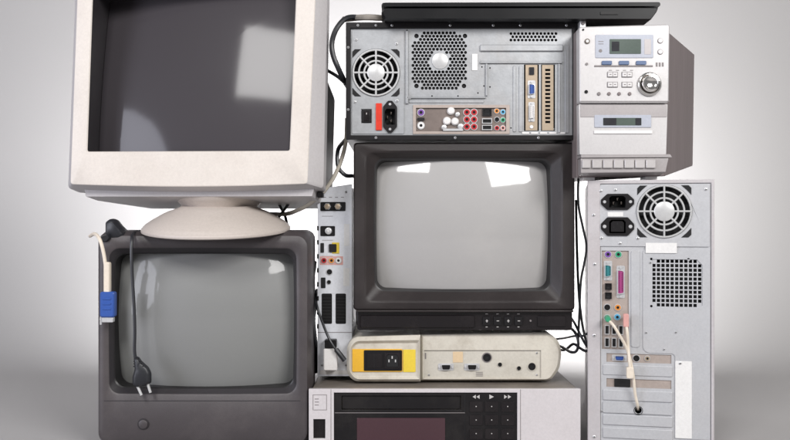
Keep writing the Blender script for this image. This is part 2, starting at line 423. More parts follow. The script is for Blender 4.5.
def corner_slots(root, fr, cx, cy, R, dep):
    for sx in (-1, 1):
        for sy in (-1, 1):
            q = [(cx + sx * R * .98, cy + sy * R * .62), (cx + sx * R * .98, cy + sy * R * .88), (cx + sx * R * .88, cy + sy * R * .98), (cx + sx * R * .62, cy + sy * R * .98), (cx + sx * R * .81, cy + sy * R * .81)]
            b = MB(fr); b.prism(q, dep - .0008, dep - .0001, 'void'); b.build('corner_slot', root)
def hexes(x0, x1, y0, y1, p, r, inside=lambda x, y: True, n=6):
    out = []; row = 0; y = y0
    while y <= y1 + 1e-6:
        x = x0 + (p / 2 if row % 2 else 0)
        while x <= x1 + 1e-6:
            if inside(x, y): out.append(circ(x, y, r, n, PI / 6 if n == 6 else 0))
            x += p
        y += p * .866; row += 1
    return out

# ================================================================== SETTING
floor = MB(Fr(0)); floor.v = []; 
prof = [(-4.2, 0), (.62, 0)] + [(.62 + .5 * math.sin(a), .5 - .5 * math.cos(a)) for a in [PI / 2 * i / 12 for i in range(1, 13)]] + [(1.12, 3.2)]
for y, z in prof:
    floor.v += [(-3.2, y, z), (3.2, y, z)]
for i in range(len(prof) - 1):
    floor.f.append((2 * i, 2 * i + 1, 2 * i + 3, 2 * i + 2)); floor.m.append(floor.mi('backdrop'))
fo = floor.build('backdrop'); fo['kind'] = 'structure'

# ================================================================== RECORDER (bottom centre)
fr = Fr(0.0)
T = thing('video_recorder', 'wide silver recorder with black centre panel, at the bottom under the cream box', 'video recorder', (fr.X(445), .17, 0))
b = MB(fr)
b.box(311, 579, 390, 446, .004, .355, 'vcr_top')
b.build('case', T, bevel=.002)
b = MB(fr); b.plate([(309, 388.5), (580, 388.5), (580, 446.5), (309, 446.5)], [[(334, 392), (517, 392), (517, 444), (334, 444)], [(313.5, 418.5), (325.5, 418.5), (325.5, 438), (313.5, 438)]], -.004, .004, 'vcr')
b.box(330.8, 331.5, 388.7, 446.3, -.0043, -.0035, 'mark_grey'); b.box(519.8, 520.5, 388.7, 446.3, -.0043, -.0035, 'mark_grey')
b.build('front_panel', T, bevel=.0012)
b = MB(fr)
b.plate([(334.3, 392.3), (516.7, 392.3), (516.7, 443.7), (334.3, 443.7)], [[(341.5, 395.5), (461, 395.5), (461, 409.5), (341.5, 409.5)]], -.0015, .003, 'vcr_blk')
b.box(334.6, 465, 412.2, 412.9, -.0021, -.001, 'mark_grey')
b.box(464.6, 465.2, 392.6, 443.4, -.002, -.001, 'void')
cp = b.build('control_panel', T, bevel=.0004)
b = MB(fr)
b.loft([([(342, 396), (460.5, 396), (460.5, 409), (342, 409)], .002), ([(342.3, 396.3), (460.2, 396.3), (460.2, 408.7), (342.3, 408.7)], .0016)], 'vcr_blk', False, True)
b.build('cassette_flap', T, bevel=.0003)
b = MB(fr); b.rbox(357, 445, 417.5, 441, -.003, -.0014, 1, 'vcr_red'); b.build('display_window', T, bevel=.0003)
b = MB(fr); b.box(314, 325, 419, 437.5, .0005, .006, 'gloss_black'); b.box(319.2, 319.7, 419, 437.5, 0.0002, .001, 'void'); b.build('flap', T, bevel=.0005)
b = MB(fr); b.box(313, 327, 394, 394.5, -.0043, -.0039, 'mark_grey'); b.box(313, 327, 409, 409.5, -.0043, -.0039, 'mark_grey')
b.box(313, 313.5, 394.5, 409, -.0043, -.0039, 'mark_grey'); b.box(326.5, 327, 394.5, 409, -.0043, -.0039, 'mark_grey')
for i in range(3): b.box(315, 319, 398 + 3 * i, 398.7 + 3 * i, -.0043, -.0039, 'mark_grey')
b.build('printed_box', T)
def tri(b, x, y, w, h, s, y0, m='mark'): b.prism([(x - s * w / 2, y - h / 2), (x + s * w / 2, y), (x - s * w / 2, y + h / 2)], y0 - .0003, y0, m)
for i, xx in enumerate((476, 491.5, 507.5)):
    b = MB(fr)
    b.rbox(xx - 6.6, xx + 6.6, 401, 411.5, -.0028, -.0013, 1, 'gloss_black')
    if i == 0: tri(b, xx - 1.9, 396.5, 3.2, 4, -1, -.0016); tri(b, xx + 1.9, 396.5, 3.2, 4, -1, -.0016)
    elif i == 1: tri(b, xx, 396.5, 4.5, 4.6, 1, -.0016)
    else: tri(b, xx - 1.9, 396.5, 3.2, 4, 1, -.0016); tri(b, xx + 1.9, 396.5, 3.2, 4, 1, -.0016)
    b.cyl(xx, 406, .6, -.0031, -.0027, 'mark', 8)
    b.build('button', T, bevel=.0003)
    for r_ in (1, 2):
        b = MB(fr); yy = 406 + 13.5 * r_
        b.rbox(xx - 6.6, xx + 6.6, yy - 5, yy + 5.5, -.0028, -.0013, 1, 'gloss_black'); b.cyl(xx, yy, .6, -.0031, -.0027, 'mark', 8)
        b.build('button', T, bevel=.0003)
for xx in (330, 560):
    b = MB(fr); b.cyl(xx, 446, 6, .0, .0, 'black', 4); 
for xx in (325, 565):
    for yy in (.04, .31):
        b = MB(fr); k = fr.k; b.box(xx - 6, xx + 6, 445.8, 448, yy - .01, yy + .01, 'black'); b.build('foot', T, bevel=.001)

# ================================================================== CREAM BOX
fr = Fr(0.055)
T = thing('cream_adapter_box', 'low cream plastic box with yellow tape round its socket, lying on the silver recorder', 'electronics box', (fr.X(455), .16, fr.Z(381)))
b = MB(fr)
oc = rpoly([(421, 335), (549, 332.5), (559, 341), (562, 352), (560, 369), (551, 380.7), (421, 380.7)], [.3, 4, 4, 4, 4, 4, .3], 3)
oi = rpoly([(423, 337), (547, 336), (556, 343), (559, 352), (557, 367), (549, 379), (423, 379)], [.3, 4, 4, 4, 4, 4, .3], 3)
pan = [[(424, 350), (541, 350), (541, 378), (424, 378)]]
b.plate(oi, pan, -.001, .003, 'box')
b.loft([(oi, -.001), (oc, .004), (oc, .23)], 'box', False, True)
b.box(423, 559, 355.2, 355.7, .0045, .0049, 'box') 
b.build('housing', T, bevel=.0006)
b = MB(fr); b.box(423, 541, 349, 378.5, .002, .004, 'box_panel'); b.build('rear_panel', T)
b = MB(fr)
oc = rpoly([(354, 336.5), (420.5, 334.5), (420.5, 381), (354, 381), (347, 373), (347, 345)], [5, .5, .5, 5, 5, 5], 4)
oi = rpoly([(356, 340), (419, 339), (419, 378), (356, 378), (350, 371), (350, 347)], [4, .5, .5, 4, 4, 4], 4)
ow = rpoly([(352, 347), (416.5, 347), (416.5, 373), (352, 373)], 1, 4)
ow2 = rpoly([(357, 343), (417.5, 342.5), (417.5, 376), (357, 376), (352, 371), (352, 348)], [3, .5, .5, 3, 3, 3], 4)
b.loft([(ow2, -.0045), (oi, -.010), (oc, -.004), (oc, .23)], 'box', True, True)
b.build('end_module', T, bevel=.0005)
b = MB(fr)
b.plate(rpoly([(352.5, 348.5), (402.5, 348.5), (402.5, 371), (352.5, 371)], .8, 3), [rpoly([(365, 350.5), (401, 350.5), (401, 369), (365, 369)], .5, 3)], -.0065, -.004, 'amber')
b.build('tape', T, bevel=.0003)['label'] = 'amber tape left of the socket'
b = MB(fr); b.rbox(403, 415.5, 349, 371.5, -.0055, -.0042, .8, 'yellow'); b.build('tape', T, bevel=.0003)['label'] = 'yellow tape right of the socket'
b = MB(fr); b.rbox(364, 402, 349.5, 370, -.008, -.004, 1, 'black', .0006)
b.rbox(367, 382, 352.5, 367, -.0088, -.0078, 1, 'gloss_black')
b.box(374, 374.5, 353, 366.5, -.0091, -.0087, 'void')
b.plate(rpoly([(384.5, 351.8), (400, 351.8), (400, 367.8), (384.5, 367.8)], .6, 3), [rpoly([(388, 353.5), (396.5, 353.5), (398.5, 356), (398.5, 366.2), (386, 366.2), (386, 356)], .6, 3)], -.0095, -.0078, 'gloss_black')
b.box(386.2, 398.3, 353.7, 366, -.0083, -.0081, 'void')
for px, py in ((389, 360), (395.5, 360), (392.2, 356.5)): b.box(px - .6, px + .6, py - 1.3, py + 1.3, -.0094, -.0082, 'chrome')
b.build('power_socket', T, bevel=.0003)
for xx in (446, 472): dsub(T, fr, xx, 367, 9.5, 5.6, .002, 'black', 'serial_port')
b = MB(fr); b.box(453, 463, 351.8, 362.5, .0014, .0021, 'label_tan'); b.build('sticker', T)
jack(T, fr, 487, 357.5, .002, 4.0, 'black', 'round_socket', shell='mark_grey')
jack(T, fr, 500, 364.5, .002, 2.0, 'black', 'round_socket', shell='box_panel')
jack(T, fr, 519, 368.2, .002, 2.0, 'black', 'round_socket', shell='box_panel')
jack(T, fr, 532, 366.5, .002, 3.7, 'black', 'round_socket', shell='box_panel')
b = MB(fr); 
b.box(425, 426.2, 353, 359, .0014, .0021, 'mark_grey'); b.build('printed_line', T); b = MB(fr)
for i in range(4): b.box(476 + 0 * i, 483, 372 + 1.3 * i, 372.4 + 1.3 * i, .0014, .0021, 'mark_grey')
b.build('printed_marks', T)
for px, py in ((429, 375), (537, 353), (537, 375)): screw(T, fr, px, py, .002, 1)

# ================================================================== MIDDLE TELEVISION
fr = Fr(0.035)
T = thing('television', 'black-brown television with pale grey screen, in the middle under the silver computer case', 'television', (fr.X(464), .2, fr.Z(331)))
out0 = rpoly([(353.5, 142.5), (575, 142.5), (574, 331), (356, 331)], [3, 3, 4, 4], 5)
out1 = rpoly([(355.5, 144.5), (573, 144.5), (572, 310), (357, 310)], [3, 3, 1, 1], 5)
outm = rpoly([(353.8, 142.7), (574.7, 142.7), (573.7, 313), (355.5, 313)], [3, 3, 1, 1], 5)
in0 = rpoly(bowed([(365, 151.5), (562, 151.5), (560.5, 302), (366.5, 302)], 6, (1.5, 1, 1.5, 1)), 0, 0)
def rloop(x0, x1, y0, y1, r, bow, n=7, skew=0):
    """rounded, slightly barrel-shaped loop with a fixed count of points"""
    q = []
    cs = [(x0, y0, PI, 1.5 * PI), (x1, y0, 1.5 * PI, 2 * PI), (x1, y1, 0, .5 * PI), (x0, y1, .5 * PI, PI)]
    for i, (cx, cy, a0, a1) in enumerate(cs):
        ccx = cx + (r if i in (0, 3) else -r); ccy = cy + (r if i in (0, 1) else -r)
        for s_ in range(n + 1):
            a = a0 + (a1 - a0) * s_ / n
            q.append((ccx + r * math.cos(a), ccy + r * math.sin(a)))
        nx_, ny_ = cs[(i + 1) % 4][:2]
        # straight run to the next corner
        a = q[-1]
        j = (i + 1) % 4
        nccx = nx_ + (r if j in (0, 3) else -r); nccy = ny_ + (r if j in (0, 1) else -r)
        a2 = cs[j][2]; e = (nccx + r * math.cos(a2), nccy + r * math.sin(a2))
        for s_ in range(1, 8):
            t = s_ / 8; q.append((a[0] + (e[0] - a[0]) * t, a[1] + (e[1] - a[1]) * t))
    mx = (x0 + x1) / 2; my = (y0 + y1) / 2; hx = (x1 - x0) / 2; hy = (y1 - y0) / 2
    o = []
    for x, y in q:
        u = (x - mx) / hx; v = (y - my) / hy
        o.append((x + bow * u * (1 - v * v), y + bow * v * (1 - u * u)))
    return o
b = MB(fr)
o1 = rloop(355, 573.5, 144, 309, 3, 0); o0 = rloop(353.5, 575, 142.5, 310.5, 3.5, 0); o00 = rloop(353.5, 575, 142.5, 310.5, 3.5, 0)
i1 = rloop(364.5, 562.5, 151, 302.5, 5, .5); i2 = rloop(366.5, 560.5, 153, 300.5, 6, .5)
i3 = rloop(374.5, 552.5, 158, 291.5, 9, 1.1); i4 = rloop(375.5, 551.5, 159.5, 290.5, 9, 1.1)
b.loft([(o0, .05), (o0, .004), (o1, .001), (i1, -.0005), (i2, .0015)], 'tv_black', False, False)
b.build('front_frame', T)
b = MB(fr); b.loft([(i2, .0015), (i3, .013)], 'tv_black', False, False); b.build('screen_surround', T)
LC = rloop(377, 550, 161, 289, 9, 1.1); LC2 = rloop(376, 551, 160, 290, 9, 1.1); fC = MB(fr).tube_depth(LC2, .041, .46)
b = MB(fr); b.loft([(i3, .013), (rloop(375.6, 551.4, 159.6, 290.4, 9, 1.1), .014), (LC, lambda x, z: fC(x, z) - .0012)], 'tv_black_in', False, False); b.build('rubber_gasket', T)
b = MB(fr); b.tube_screen(LC2, .041, .46, 'scr_c'); b.build('picture_tube', T)
# lower strip
b = MB(fr)
b.prism(rpoly([(357, 310.5), (573, 310.5), (573, 330.7), (357, 330.7)], [0, 0, 3, 3], 4), .006, .1, 'gloss_black')
b.box(356, 573.2, 309.9, 312, -.003, .05, 'tv_black')
b.build('control_strip', T, bevel=.001)
b = MB(fr); b.rbox(360, 475, 315.5, 328, .003, .008, 2, 'gloss_black', .001); b.build('flap', T)
for i, xx in enumerate((487, 498, 508.5, 519)):
    b = MB(fr); b.rbox(xx - 4, xx + 4, 316.5, 325.5, .002, .008, 1, 'black', .0006)
    b.box(xx - 1.2, xx + 1.2, 320.6, 321.3, .0016, .0021, 'mark'); 
    if i % 2 == 0: b.box(xx - .35, xx + .35, 319.6, 322.4, .0014, .0021, 'mark')
    b.box(xx - 1, xx + 1, 327, 327.6, .0055, .0062, 'mark')
    b.box(xx - 1.2, xx + 1.2, 314, 314.6, .0055, .0062, 'mark')
    b.build('button', T)
b = MB(fr); b.cyl(531, 321, 1.0, .004, .007, 'mark_grey', 12); b.build('indicator_lamp', T)
b = MB(fr); b.rbox(538, 566, 316, 327, .0035, .008, 1, 'gloss_black', .0006); b.build('flap', T)
b = MB(fr)
b.loft([(rloop(354.5, 574, 143.5, 330, 4, 0), .05), (rloop(360, 568, 146, 328, 6, 0), .16), (rloop(385, 543, 165, 322, 10, 0), .33), (rloop(390, 538, 170, 318, 10, 0), .36)], 'tv_black', True, True)
b.build('rear_housing', T)
for xx in (375, 555):
    for yy in (.03, .12):
        b = MB(fr); b.box(xx - 6, xx + 6, 329, 332.3, yy, yy + .02, 'black'); b.build('foot', T, bevel=.001)

# ================================================================== LEFT TELEVISION
fr = Fr(0.0)
T = thing('television', 'charcoal television with grey-green screen, lower left, under the big monitor', 'television', (fr.X(202), .2, 0))
b = MB(fr)
O = lambda x0, x1, y0, y1, r, bw=0: rloop(x0, x1, y0, y1, r, bw)
b.loft([(O(95, 309.5, 230.5, 446, 10), .10), (O(94, 310, 230.5, 447, 11), .03), (O(95, 309.5, 232, 446, 11), .016), (O(98, 307, 236, 443, 11), .003), (O(101, 303, 241, 438, 9), .0), (O(107.5, 297.5, 247, 395, 10, .6), .0), (O(109, 296, 248.5, 393.5, 10, .6), .002)], 'tv_grey', False, False)
b.build('front_frame', T, sharp=40)
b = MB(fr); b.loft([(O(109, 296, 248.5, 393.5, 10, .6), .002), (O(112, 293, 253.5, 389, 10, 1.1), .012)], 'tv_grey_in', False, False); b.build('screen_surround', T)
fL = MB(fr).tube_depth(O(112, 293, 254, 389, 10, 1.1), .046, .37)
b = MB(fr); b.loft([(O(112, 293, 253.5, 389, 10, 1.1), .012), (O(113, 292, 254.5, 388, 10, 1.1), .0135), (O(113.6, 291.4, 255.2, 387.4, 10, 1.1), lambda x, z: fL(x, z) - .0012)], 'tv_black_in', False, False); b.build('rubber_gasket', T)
b = MB(fr); b.tube_screen(O(112, 293, 254, 389, 10, 1.1), .046, .37, 'scr_l'); b.build('picture_tube', T)
b = MB(fr); b.turn(143.5, 424, [(3.6, -.0035), (4.4, -.0028), (4.8, .001)], 'tv_grey', 28); b.turn(143.5, 424, [(5.6, -.0008), (6.2, .0005)], 'tv_grey_in', 28); b.build('power_button', T)
b = MB(fr); b.box(104, 300, 400.4, 401, -.0005, .001, 'tv_grey_in'); b.build('panel_seam', T)
b = MB(fr)
b.loft([(O(95.5, 309, 231, 445, 10), .1), (O(100, 303, 232, 444, 14), .2), (O(130, 272, 250, 440, 16), .36), (O(140, 262, 262, 436, 16), .40)], 'tv_grey', True, True)
b.build('rear_housing', T)
for xx in (115, 290):
    b = MB(fr); b.box(xx - 7, xx + 7, 445.5, 448, .03, .06, 'black'); b.build('foot', T, bevel=.001)
tvL = T

# ================================================================== BIG MONITOR
fr = Fr(-0.03)
T = thing('computer_monitor', 'huge cream computer monitor with dark purple screen, standing on the charcoal television', 'computer monitor', (fr.X(212), .12, fr.Z(232)))
def Q(a, b_, c, d_, r, bow=(0, 0, 0, 0), n=8): return rpoly(bowed([a, b_, c, d_], n, bow), [r if i % n == 0 else 0.01 for i in range(4 * n)], 3)
TL = -52
b = MB(fr)
bo = (0, 0, 3.2, 0)
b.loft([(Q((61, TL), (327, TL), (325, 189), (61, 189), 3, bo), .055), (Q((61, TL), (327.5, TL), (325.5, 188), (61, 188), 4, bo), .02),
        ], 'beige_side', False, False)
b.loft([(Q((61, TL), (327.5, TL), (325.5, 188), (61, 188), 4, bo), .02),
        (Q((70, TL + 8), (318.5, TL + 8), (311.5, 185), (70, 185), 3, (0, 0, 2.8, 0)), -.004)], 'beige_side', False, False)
b.loft([(Q((70, TL + 8), (318.5, TL + 8), (311.5, 185), (70, 185), 3, (0, 0, 2.8, 0)), -.004), (Q((71, TL + 9), (317.7, TL + 9), (310.7, 184.2), (71, 184.2), 3, (0, 0, 2.8, 0)), -.0048),
        (Q((85, TL + 32), (298.5, TL + 32), (294, 152.5), (85, 152.5), 2, (0, 0, 0, 0)), -.0045),
        (Q((86, TL + 33), (297.5, TL + 33), (293, 151.7), (86, 151.7), 2, (0, 0, 0, 0)), -.003)], 'beige', False, False)
b.loft([(Q((86, TL + 33), (297.5, TL + 33), (293, 151.7), (86, 151.7), 2, (0, 0, 0, 0)), -.003),
        (Q((86, TL + 33), (297, TL + 33), (292.6, 151.4), (86, 151.4), 2, (0, 0, 0, 0)), lambda x, z: .0005 + ((x - 264) * fr.k) ** 2 / 1.8 + ((z - 150) * fr.k) ** 2 / 2.7)], 'tv_grey_in', False, False)
b.build('front_bezel', T, sharp=30)
b = MB(fr); b.tube_screen([(x, y) for x, y in rloop(86.5, 298, TL + 33, 152, 3, 0)], -.001, .85, 'scr_m', quad=(264, 150, .9, 1.35)); b.build('picture_tube', T)
b = MB(fr)
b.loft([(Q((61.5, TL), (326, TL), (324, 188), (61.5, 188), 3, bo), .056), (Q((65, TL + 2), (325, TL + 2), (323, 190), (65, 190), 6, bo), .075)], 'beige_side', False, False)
b.loft([(Q((82, 60), (323, 60), (322, 190), (82, 190), 12), .072), (Q((84, 62), (322, 64), (320, 189), (84, 189), 16), .2), (Q((120, 80), (300, 80), (290, 178), (120, 178), 20), .36)], 'brown', False, True)
b.loft([(Q((65, TL + 2), (325, TL + 2), (323, 190), (65, 190), 6, bo), .075), (Q((73, TL + 8), (304, TL + 8), (302, 186), (73, 186), 10, bo), .16), (Q((120, 20), (300, 20), (290, 178), (120, 178), 20), .30)], 'brown', False, True)
b.build('rear_housing', T)
# underside skirt and neck
b = MB(fr)
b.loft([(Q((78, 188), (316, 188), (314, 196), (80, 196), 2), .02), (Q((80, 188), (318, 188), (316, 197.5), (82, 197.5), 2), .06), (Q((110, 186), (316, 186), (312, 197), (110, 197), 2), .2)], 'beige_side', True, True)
b.build('underside_skirt', T, bevel=.001)
# the head is turned and tipped back a little on its stand
pv = Vector((fr.X(326), fr.d + .02, fr.Z(189))) - Vector(T['_o'])
for ch in T.children:
    ch.data.transform(Matrix.Translation(pv + Vector((-.005, 0, 0))) @ Matrix.Rotation(math.radians(-3), 4, 'Z') @ Matrix.Rotation(math.radians(-5), 4, 'X') @ Matrix.Translation(-pv))
# stand: neck and dish, turned about the vertical
def vturn(b, cx, cyd, prof, m, n=56, sx=1, sy=1):
    base = []; mi = b.mi(m)
    for r, z in prof:
        base.append(len(b.v))
        for i in range(n):
            a = 2 * PI * i / n; b.v.append((cx + r * sx * math.cos(a), cyd + r * sy * math.sin(a), z))
    for a, c in zip(base, base[1:]):
        for i in range(n):
            j = (i + 1) % n; b.f.append((a + i, a + j, c + j, c + i)); b.m.append(mi)
    b.f.append(tuple(base[0] + i for i in range(n))); b.m.append(mi)
    b.f.append(tuple(base[-1] + i for i in reversed(range(n)))); b.m.append(mi)
cx = fr.X(207); cyd = .045; kk = S * (D + cyd) / D; Zc = lambda y: CZ + (220 - y) * kk
b = MB(fr)
vturn(b, cx, cyd + .03, [(p * kk, Zc(y)) for p, y in ((46, 196), (45, 199), (42, 202), (38, 206), (36, 209), (36, 214))], 'base', 56)
b.build('swivel_neck', T)
b = MB(fr)
prof = [(34, 205.5), (38, 207.5), (50, 212), (62, 218.5), (69, 223.0), (71.2, 225.4), (71.8, 226.6), (72.6, 227.0), (73.2, 228.4), (72.8, 230.2), (70.5, 231.2), (66, 231.4), (40, 231.4)]
vturn(b, cx, cyd, [(p * kk, Zc(y)) for p, y in prof], 'base', 72)
mb = b.build('round_base', T, sharp=50)
mb_c = Vector((cx, cyd, Zc(231))) - Vector(T['_o'])
mb.data.transform(Matrix.Translation(mb_c) @ Matrix.Rotation(math.radians(6.0), 4, 'X') @ Matrix.Translation(-mb_c))
b = MB(fr); b.rbox(315, 321, 191.5, 197, .04, .06, 1, 'black'); b.build('cable_clip', T)
monitor = T

# ================================================================== SILVER COMPUTER CASE (top centre)
fr = Fr(0.03)
T = thing('desktop_computer', 'silver computer case with black edges, rear panel out, lying on the middle television', 'computer', (fr.X(461), .22, fr.Z(140.8)))
b = MB(fr)
b.plate(rpoly([(346, 23), (577, 23), (577, 140), (346, 140)], 1, 3), [[(350.5, 28.5), (572.5, 28.5), (572.5, 135.5), (350.5, 135.5)]], -.004, .006, 'black')
b.box(346.3, 576.7, 23.3, 25, .0062, .4, 'black'); b.box(346.3, 576.7, 138, 139.8, .0062, .4, 'black')
b.box(346.3, 348, 25.05, 137.95, .0062, .4, 'black'); b.box(575, 576.7, 25.05, 137.95, .0062, .4, 'black'); b.box(348.05, 574.95, 25.05, 137.95, .39, .4, 'black')
b.build('outer_shell', T, bevel=.0008)
FC = (376, 73); R = 23.5
hcirc = circ(440, 61, 30, 30)
inmesh = lambda x, y: ((abs(x - 440) < 27.5 and abs(y - 61) < 28.5)) and math.hypot(x - 440, y - 61) > 10.6 and (abs(x - 440) + abs(y - 61)) < 46 and math.hypot(x - 416.5, y - 36) > 4.5 and math.hypot(x - 465, y - 36) > 4.5 and math.hypot(x - 416.5, y - 86) > 4.5 and math.hypot(x - 464, y - 86) > 4.5
holes = hexes(413, 467, 33, 90, 3.75, 1.7, inmesh)
holes += hexes(511, 557, 33.6, 40.6, 3.75, 1.55)
holes += [circ(*FC, R, 40), inlet_hole(390, 117, 32, 14, True), [(414, 106), (508.5, 106), (508.5, 133.5), (414, 133.5)], [(524, 64.5), (539, 64.5), (539, 131), (524, 131)], [(541, 64.5), (555, 64.5), (555, 131), (541, 131)],
          circ(416.5, 36, 2.3, 12), circ(465, 36, 2.3, 12), circ(416.5, 86, 2.3, 12), circ(464, 86, 2.3, 12),
          [(361.5, 109.5), (371.5, 109.5), (371.5, 123), (361.5, 123)]]
holes += [circ(x, y, .8, 8) for x, y in ((482, 67), (484, 86), (490, 68), (490, 87), (509, 62), (553.5, 129), (407, 30.5), (432, 96), (458, 96), (478, 93), (511, 128))]
b = MB(fr)
b.plate([(350.8, 28.8), (572.2, 28.8), (572.2, 135.2), (350.8, 135.2)], holes, .0005, .0018, 'steel')
b.build('rear_panel', T)
b = MB(fr)
b.box(405, 571.5, 29.5, 134.5, .012, .05, 'void'); b.build('inside', T)
# pressed relief
b = MB(fr)
b.plate(rpoly([(352, 30.5), (404, 30.5), (404, 134), (352, 134)], 1.5, 4), [circ(*FC, R + .6, 40), inlet_hole(390, 117, 32, 14, True), [(361, 109), (372, 109), (372, 123.5), (361, 123.5)]], -.001, .0003, 'steel')
b.build('power_supply_plate', T, bevel=.0004)
b = MB(fr)
b.rbox(480, 563, 45, 51.5, -.003, .0003, 1.2, 'steel', .001)
b.rbox(480, 562, 61.5, 63.6, -.003, .0003, .5, 'steel', .0006)
b.rbox(485.5, 487.4, 64, 96, -.003, .0003, .4, 'steel', .0005); b.rbox(407, 486, 97, 98.5, -.003, .0003, .5, 'steel', .0006)
b.rbox(513, 516, 66, 132, -.0011, .0003, .8, 'steel', .0005); b.rbox(519, 522.5, 66, 132, -.0011, .0003, .8, 'steel', .0005)
b.rbox(558, 560, 64, 133, -.003, .0003, .5, 'steel', .0006); b.rbox(565, 569, 45, 133, -.0008, .0003, .8, 'steel', .0004)
b.rbox(405.5, 408.5, 31, 104, -.003, .0003, .8, 'steel', .0008)
b.rbox(409, 484, 100, 103, -.0010, .0003, .8, 'steel', .0005)
b.build('pressed_ribs', T)
fan_guard(T, fr, *FC, R - .8, -.0005)
corner_slots(T, fr, *FC, R + .5, -.001)
b = MB(fr); b.turn(440, 61, [(7.3, -.0012), (8.1, -.0006), (8.1, .0003)], 'chrome', 32); b.build('fan_centre', T)
b = MB(fr)                                            # fan frame and motor seen behind the mesh
b.plate([(412, 33), (468, 33), (468, 90), (412, 90)], [circ(440, 61, 25.5, 40)], .0035, .006, 'black')
for i in range(7):
    a = i * 2 * PI / 7
    q = [(440 + r * math.cos(a + o_), 61 + r * math.sin(a + o_)) for r, o_ in ((10, 0), (24, .15), (24, .7), (10, .5))]
    b.prism(q, .008, .0095, 'black')
b.build('fan', T)
b = MB(fr); b.rbox(472, 477.5, 54, 70.5, -.0004, .0002, .5, 'white'); b.build('sticker', T)
b = MB(fr); b.rbox(362, 371, 110, 122.5, -.003, .006, .7, 'black', .0005)
b.prism([(364, 111.7), (369.2, 111.7), (369.2, 121), (364, 121)], -.0045, -.0032, 'gloss_black'); b.box(366.2, 367, 113, 115, -.0049, -.0043, 'mark'); b.build('rocker_switch', T, bevel=.0003)
b = MB(fr); b.rbox(375.8, 382, 103.5, 130.5, -.0035, -.0008, .6, 'red', .0005); b.box(377.5, 380.2, 112, 121, -.0039, -.0034, 'red'); b.build('voltage_selector', T, bevel=.0002)
power_inlet(T, fr, 390, 117, 32, 14, -.001, vert=True)
# motherboard sockets
b = MB(fr); b.plate([(413, 105), (509.5, 105), (509.5, 134.2), (413, 134.2)], [[(416, 108), (506, 108), (506, 131.5), (416, 131.5)]], -.0012, .0002, 'pinkplate'); 
b.box(415, 507, 107, 132.5, .0022, .003, 'io_shade')
b.build('io_shield', T, bevel=.0002)
jack(T, fr, 421, 112.5, .002, 3.1, 'purple', 'keyboard_socket'); jack(T, fr, 421, 125.5, .002, 3.1, 'white_pl', 'mouse_socket')
b = MB(fr); b.rbox(417.5, 424.5, 117.8, 120.4, -.002, .003, .5, 'void'); b.build('slot', T)
b = MB(fr)
for (x, y, r) in ((451, 111, 4), (457.5, 114.5, 2.6), (447, 121, 4.2), (455, 121.5, 4), (460.5, 126.5, 3.2), (444, 127.5, 3)):
    b.turn(x, y, [(r * .3, -.004), (r * .75, -.0035), (r, -.001), (r, .002)], 'white_pl' if r > 3.2 else 'steel2', 14)
b.rbox(443, 463, 128.8, 131.3, -.0035, .002, .6, 'steel2', .0006)
b.build('round_plug', T)
for ix, xx in enumerate((470.5,)):
    for iy in range(3):
        for jx in (-3.6, 3.6):
            jack(T, fr, xx + jx, 112.3 + iy * 7.2, .002, 3.0, 'rca_red', 'phono_socket')
usb(T, fr, 482.5, 491.5, 108.8, 116, .001, 'network_port', 'black', 'black')
for iy in range(2): usb(T, fr, 482, 492, 118.5 + iy * 6.5, 123.7 + iy * 6.5, .001)
for (x, y, c) in ((496.8, 111, 'orange'), (503, 112, 'skyblue'), (497, 119.5, 'black'), (503, 120, 'green'), (497, 128, 'rca_red'), (503, 128, 'pink')): jack(T, fr, x, y, .002, 2.3, c)
# expansion cards
for x0, x1, kind in ((525.5, 537.5, 0), (542, 553.5, 1)):
    b = MB(fr)
    if kind == 0: b.box(x0, x1, 65, 130.5, -.0002, .0012, 'tan')
    else: b.plate([(x0, 65), (x1, 65), (x1, 130.5), (x0, 130.5)], [[(x0 + 3.2, 69 + i * 4), (x1 - 3.2, 69 + i * 4), (x1 - 3.2, 71.2 + i * 4), (x0 + 3.2, 71.2 + i * 4)] for i in range(14)], -.0002, .0012, 'tan')
    co = b.build('card_bracket', T, bevel=.0002)
    if kind == 0:
        dsub(co, fr, 531.5, 89.5, 11, 6.2, -.0002, 'vga', 'vga_port', True)
        b = MB(fr); b.rbox(529, 534, 67.5, 75, -.002, .0, .4, 'lcd_dark'); b.build('video_socket', co)
        dsub(co, fr, 531.5, 112, 14, 5, -.0002, 'white_pl', 'white_port', True)
        b = MB(fr); b.turn(531.5, 127, [(1.6, -.002), (2, .0)], 'white', 12); b.build('screw', co)
for x, y in ((358, 26), (392, 26), (376, 26), (450, 26), (493, 26), (520, 26), (566, 26), (376, 138), (455, 138), (538, 138), (348.3, 48), (348.3, 110), (575, 80)): screw(T, fr, x, y, -.004, 1.25)
for x, y in ((356, 40), (396.5, 44), (355, 102), (397, 101), (409.5, 98)): screw(T, fr, x, y, -.001, 1.5)
for i in range(5):
    b = MB(fr); b.box(522 + i * 9, 529 + i * 9, 132.2, 134, -.0008, .0003, 'white_pl'); b.build('spring_tab', T)

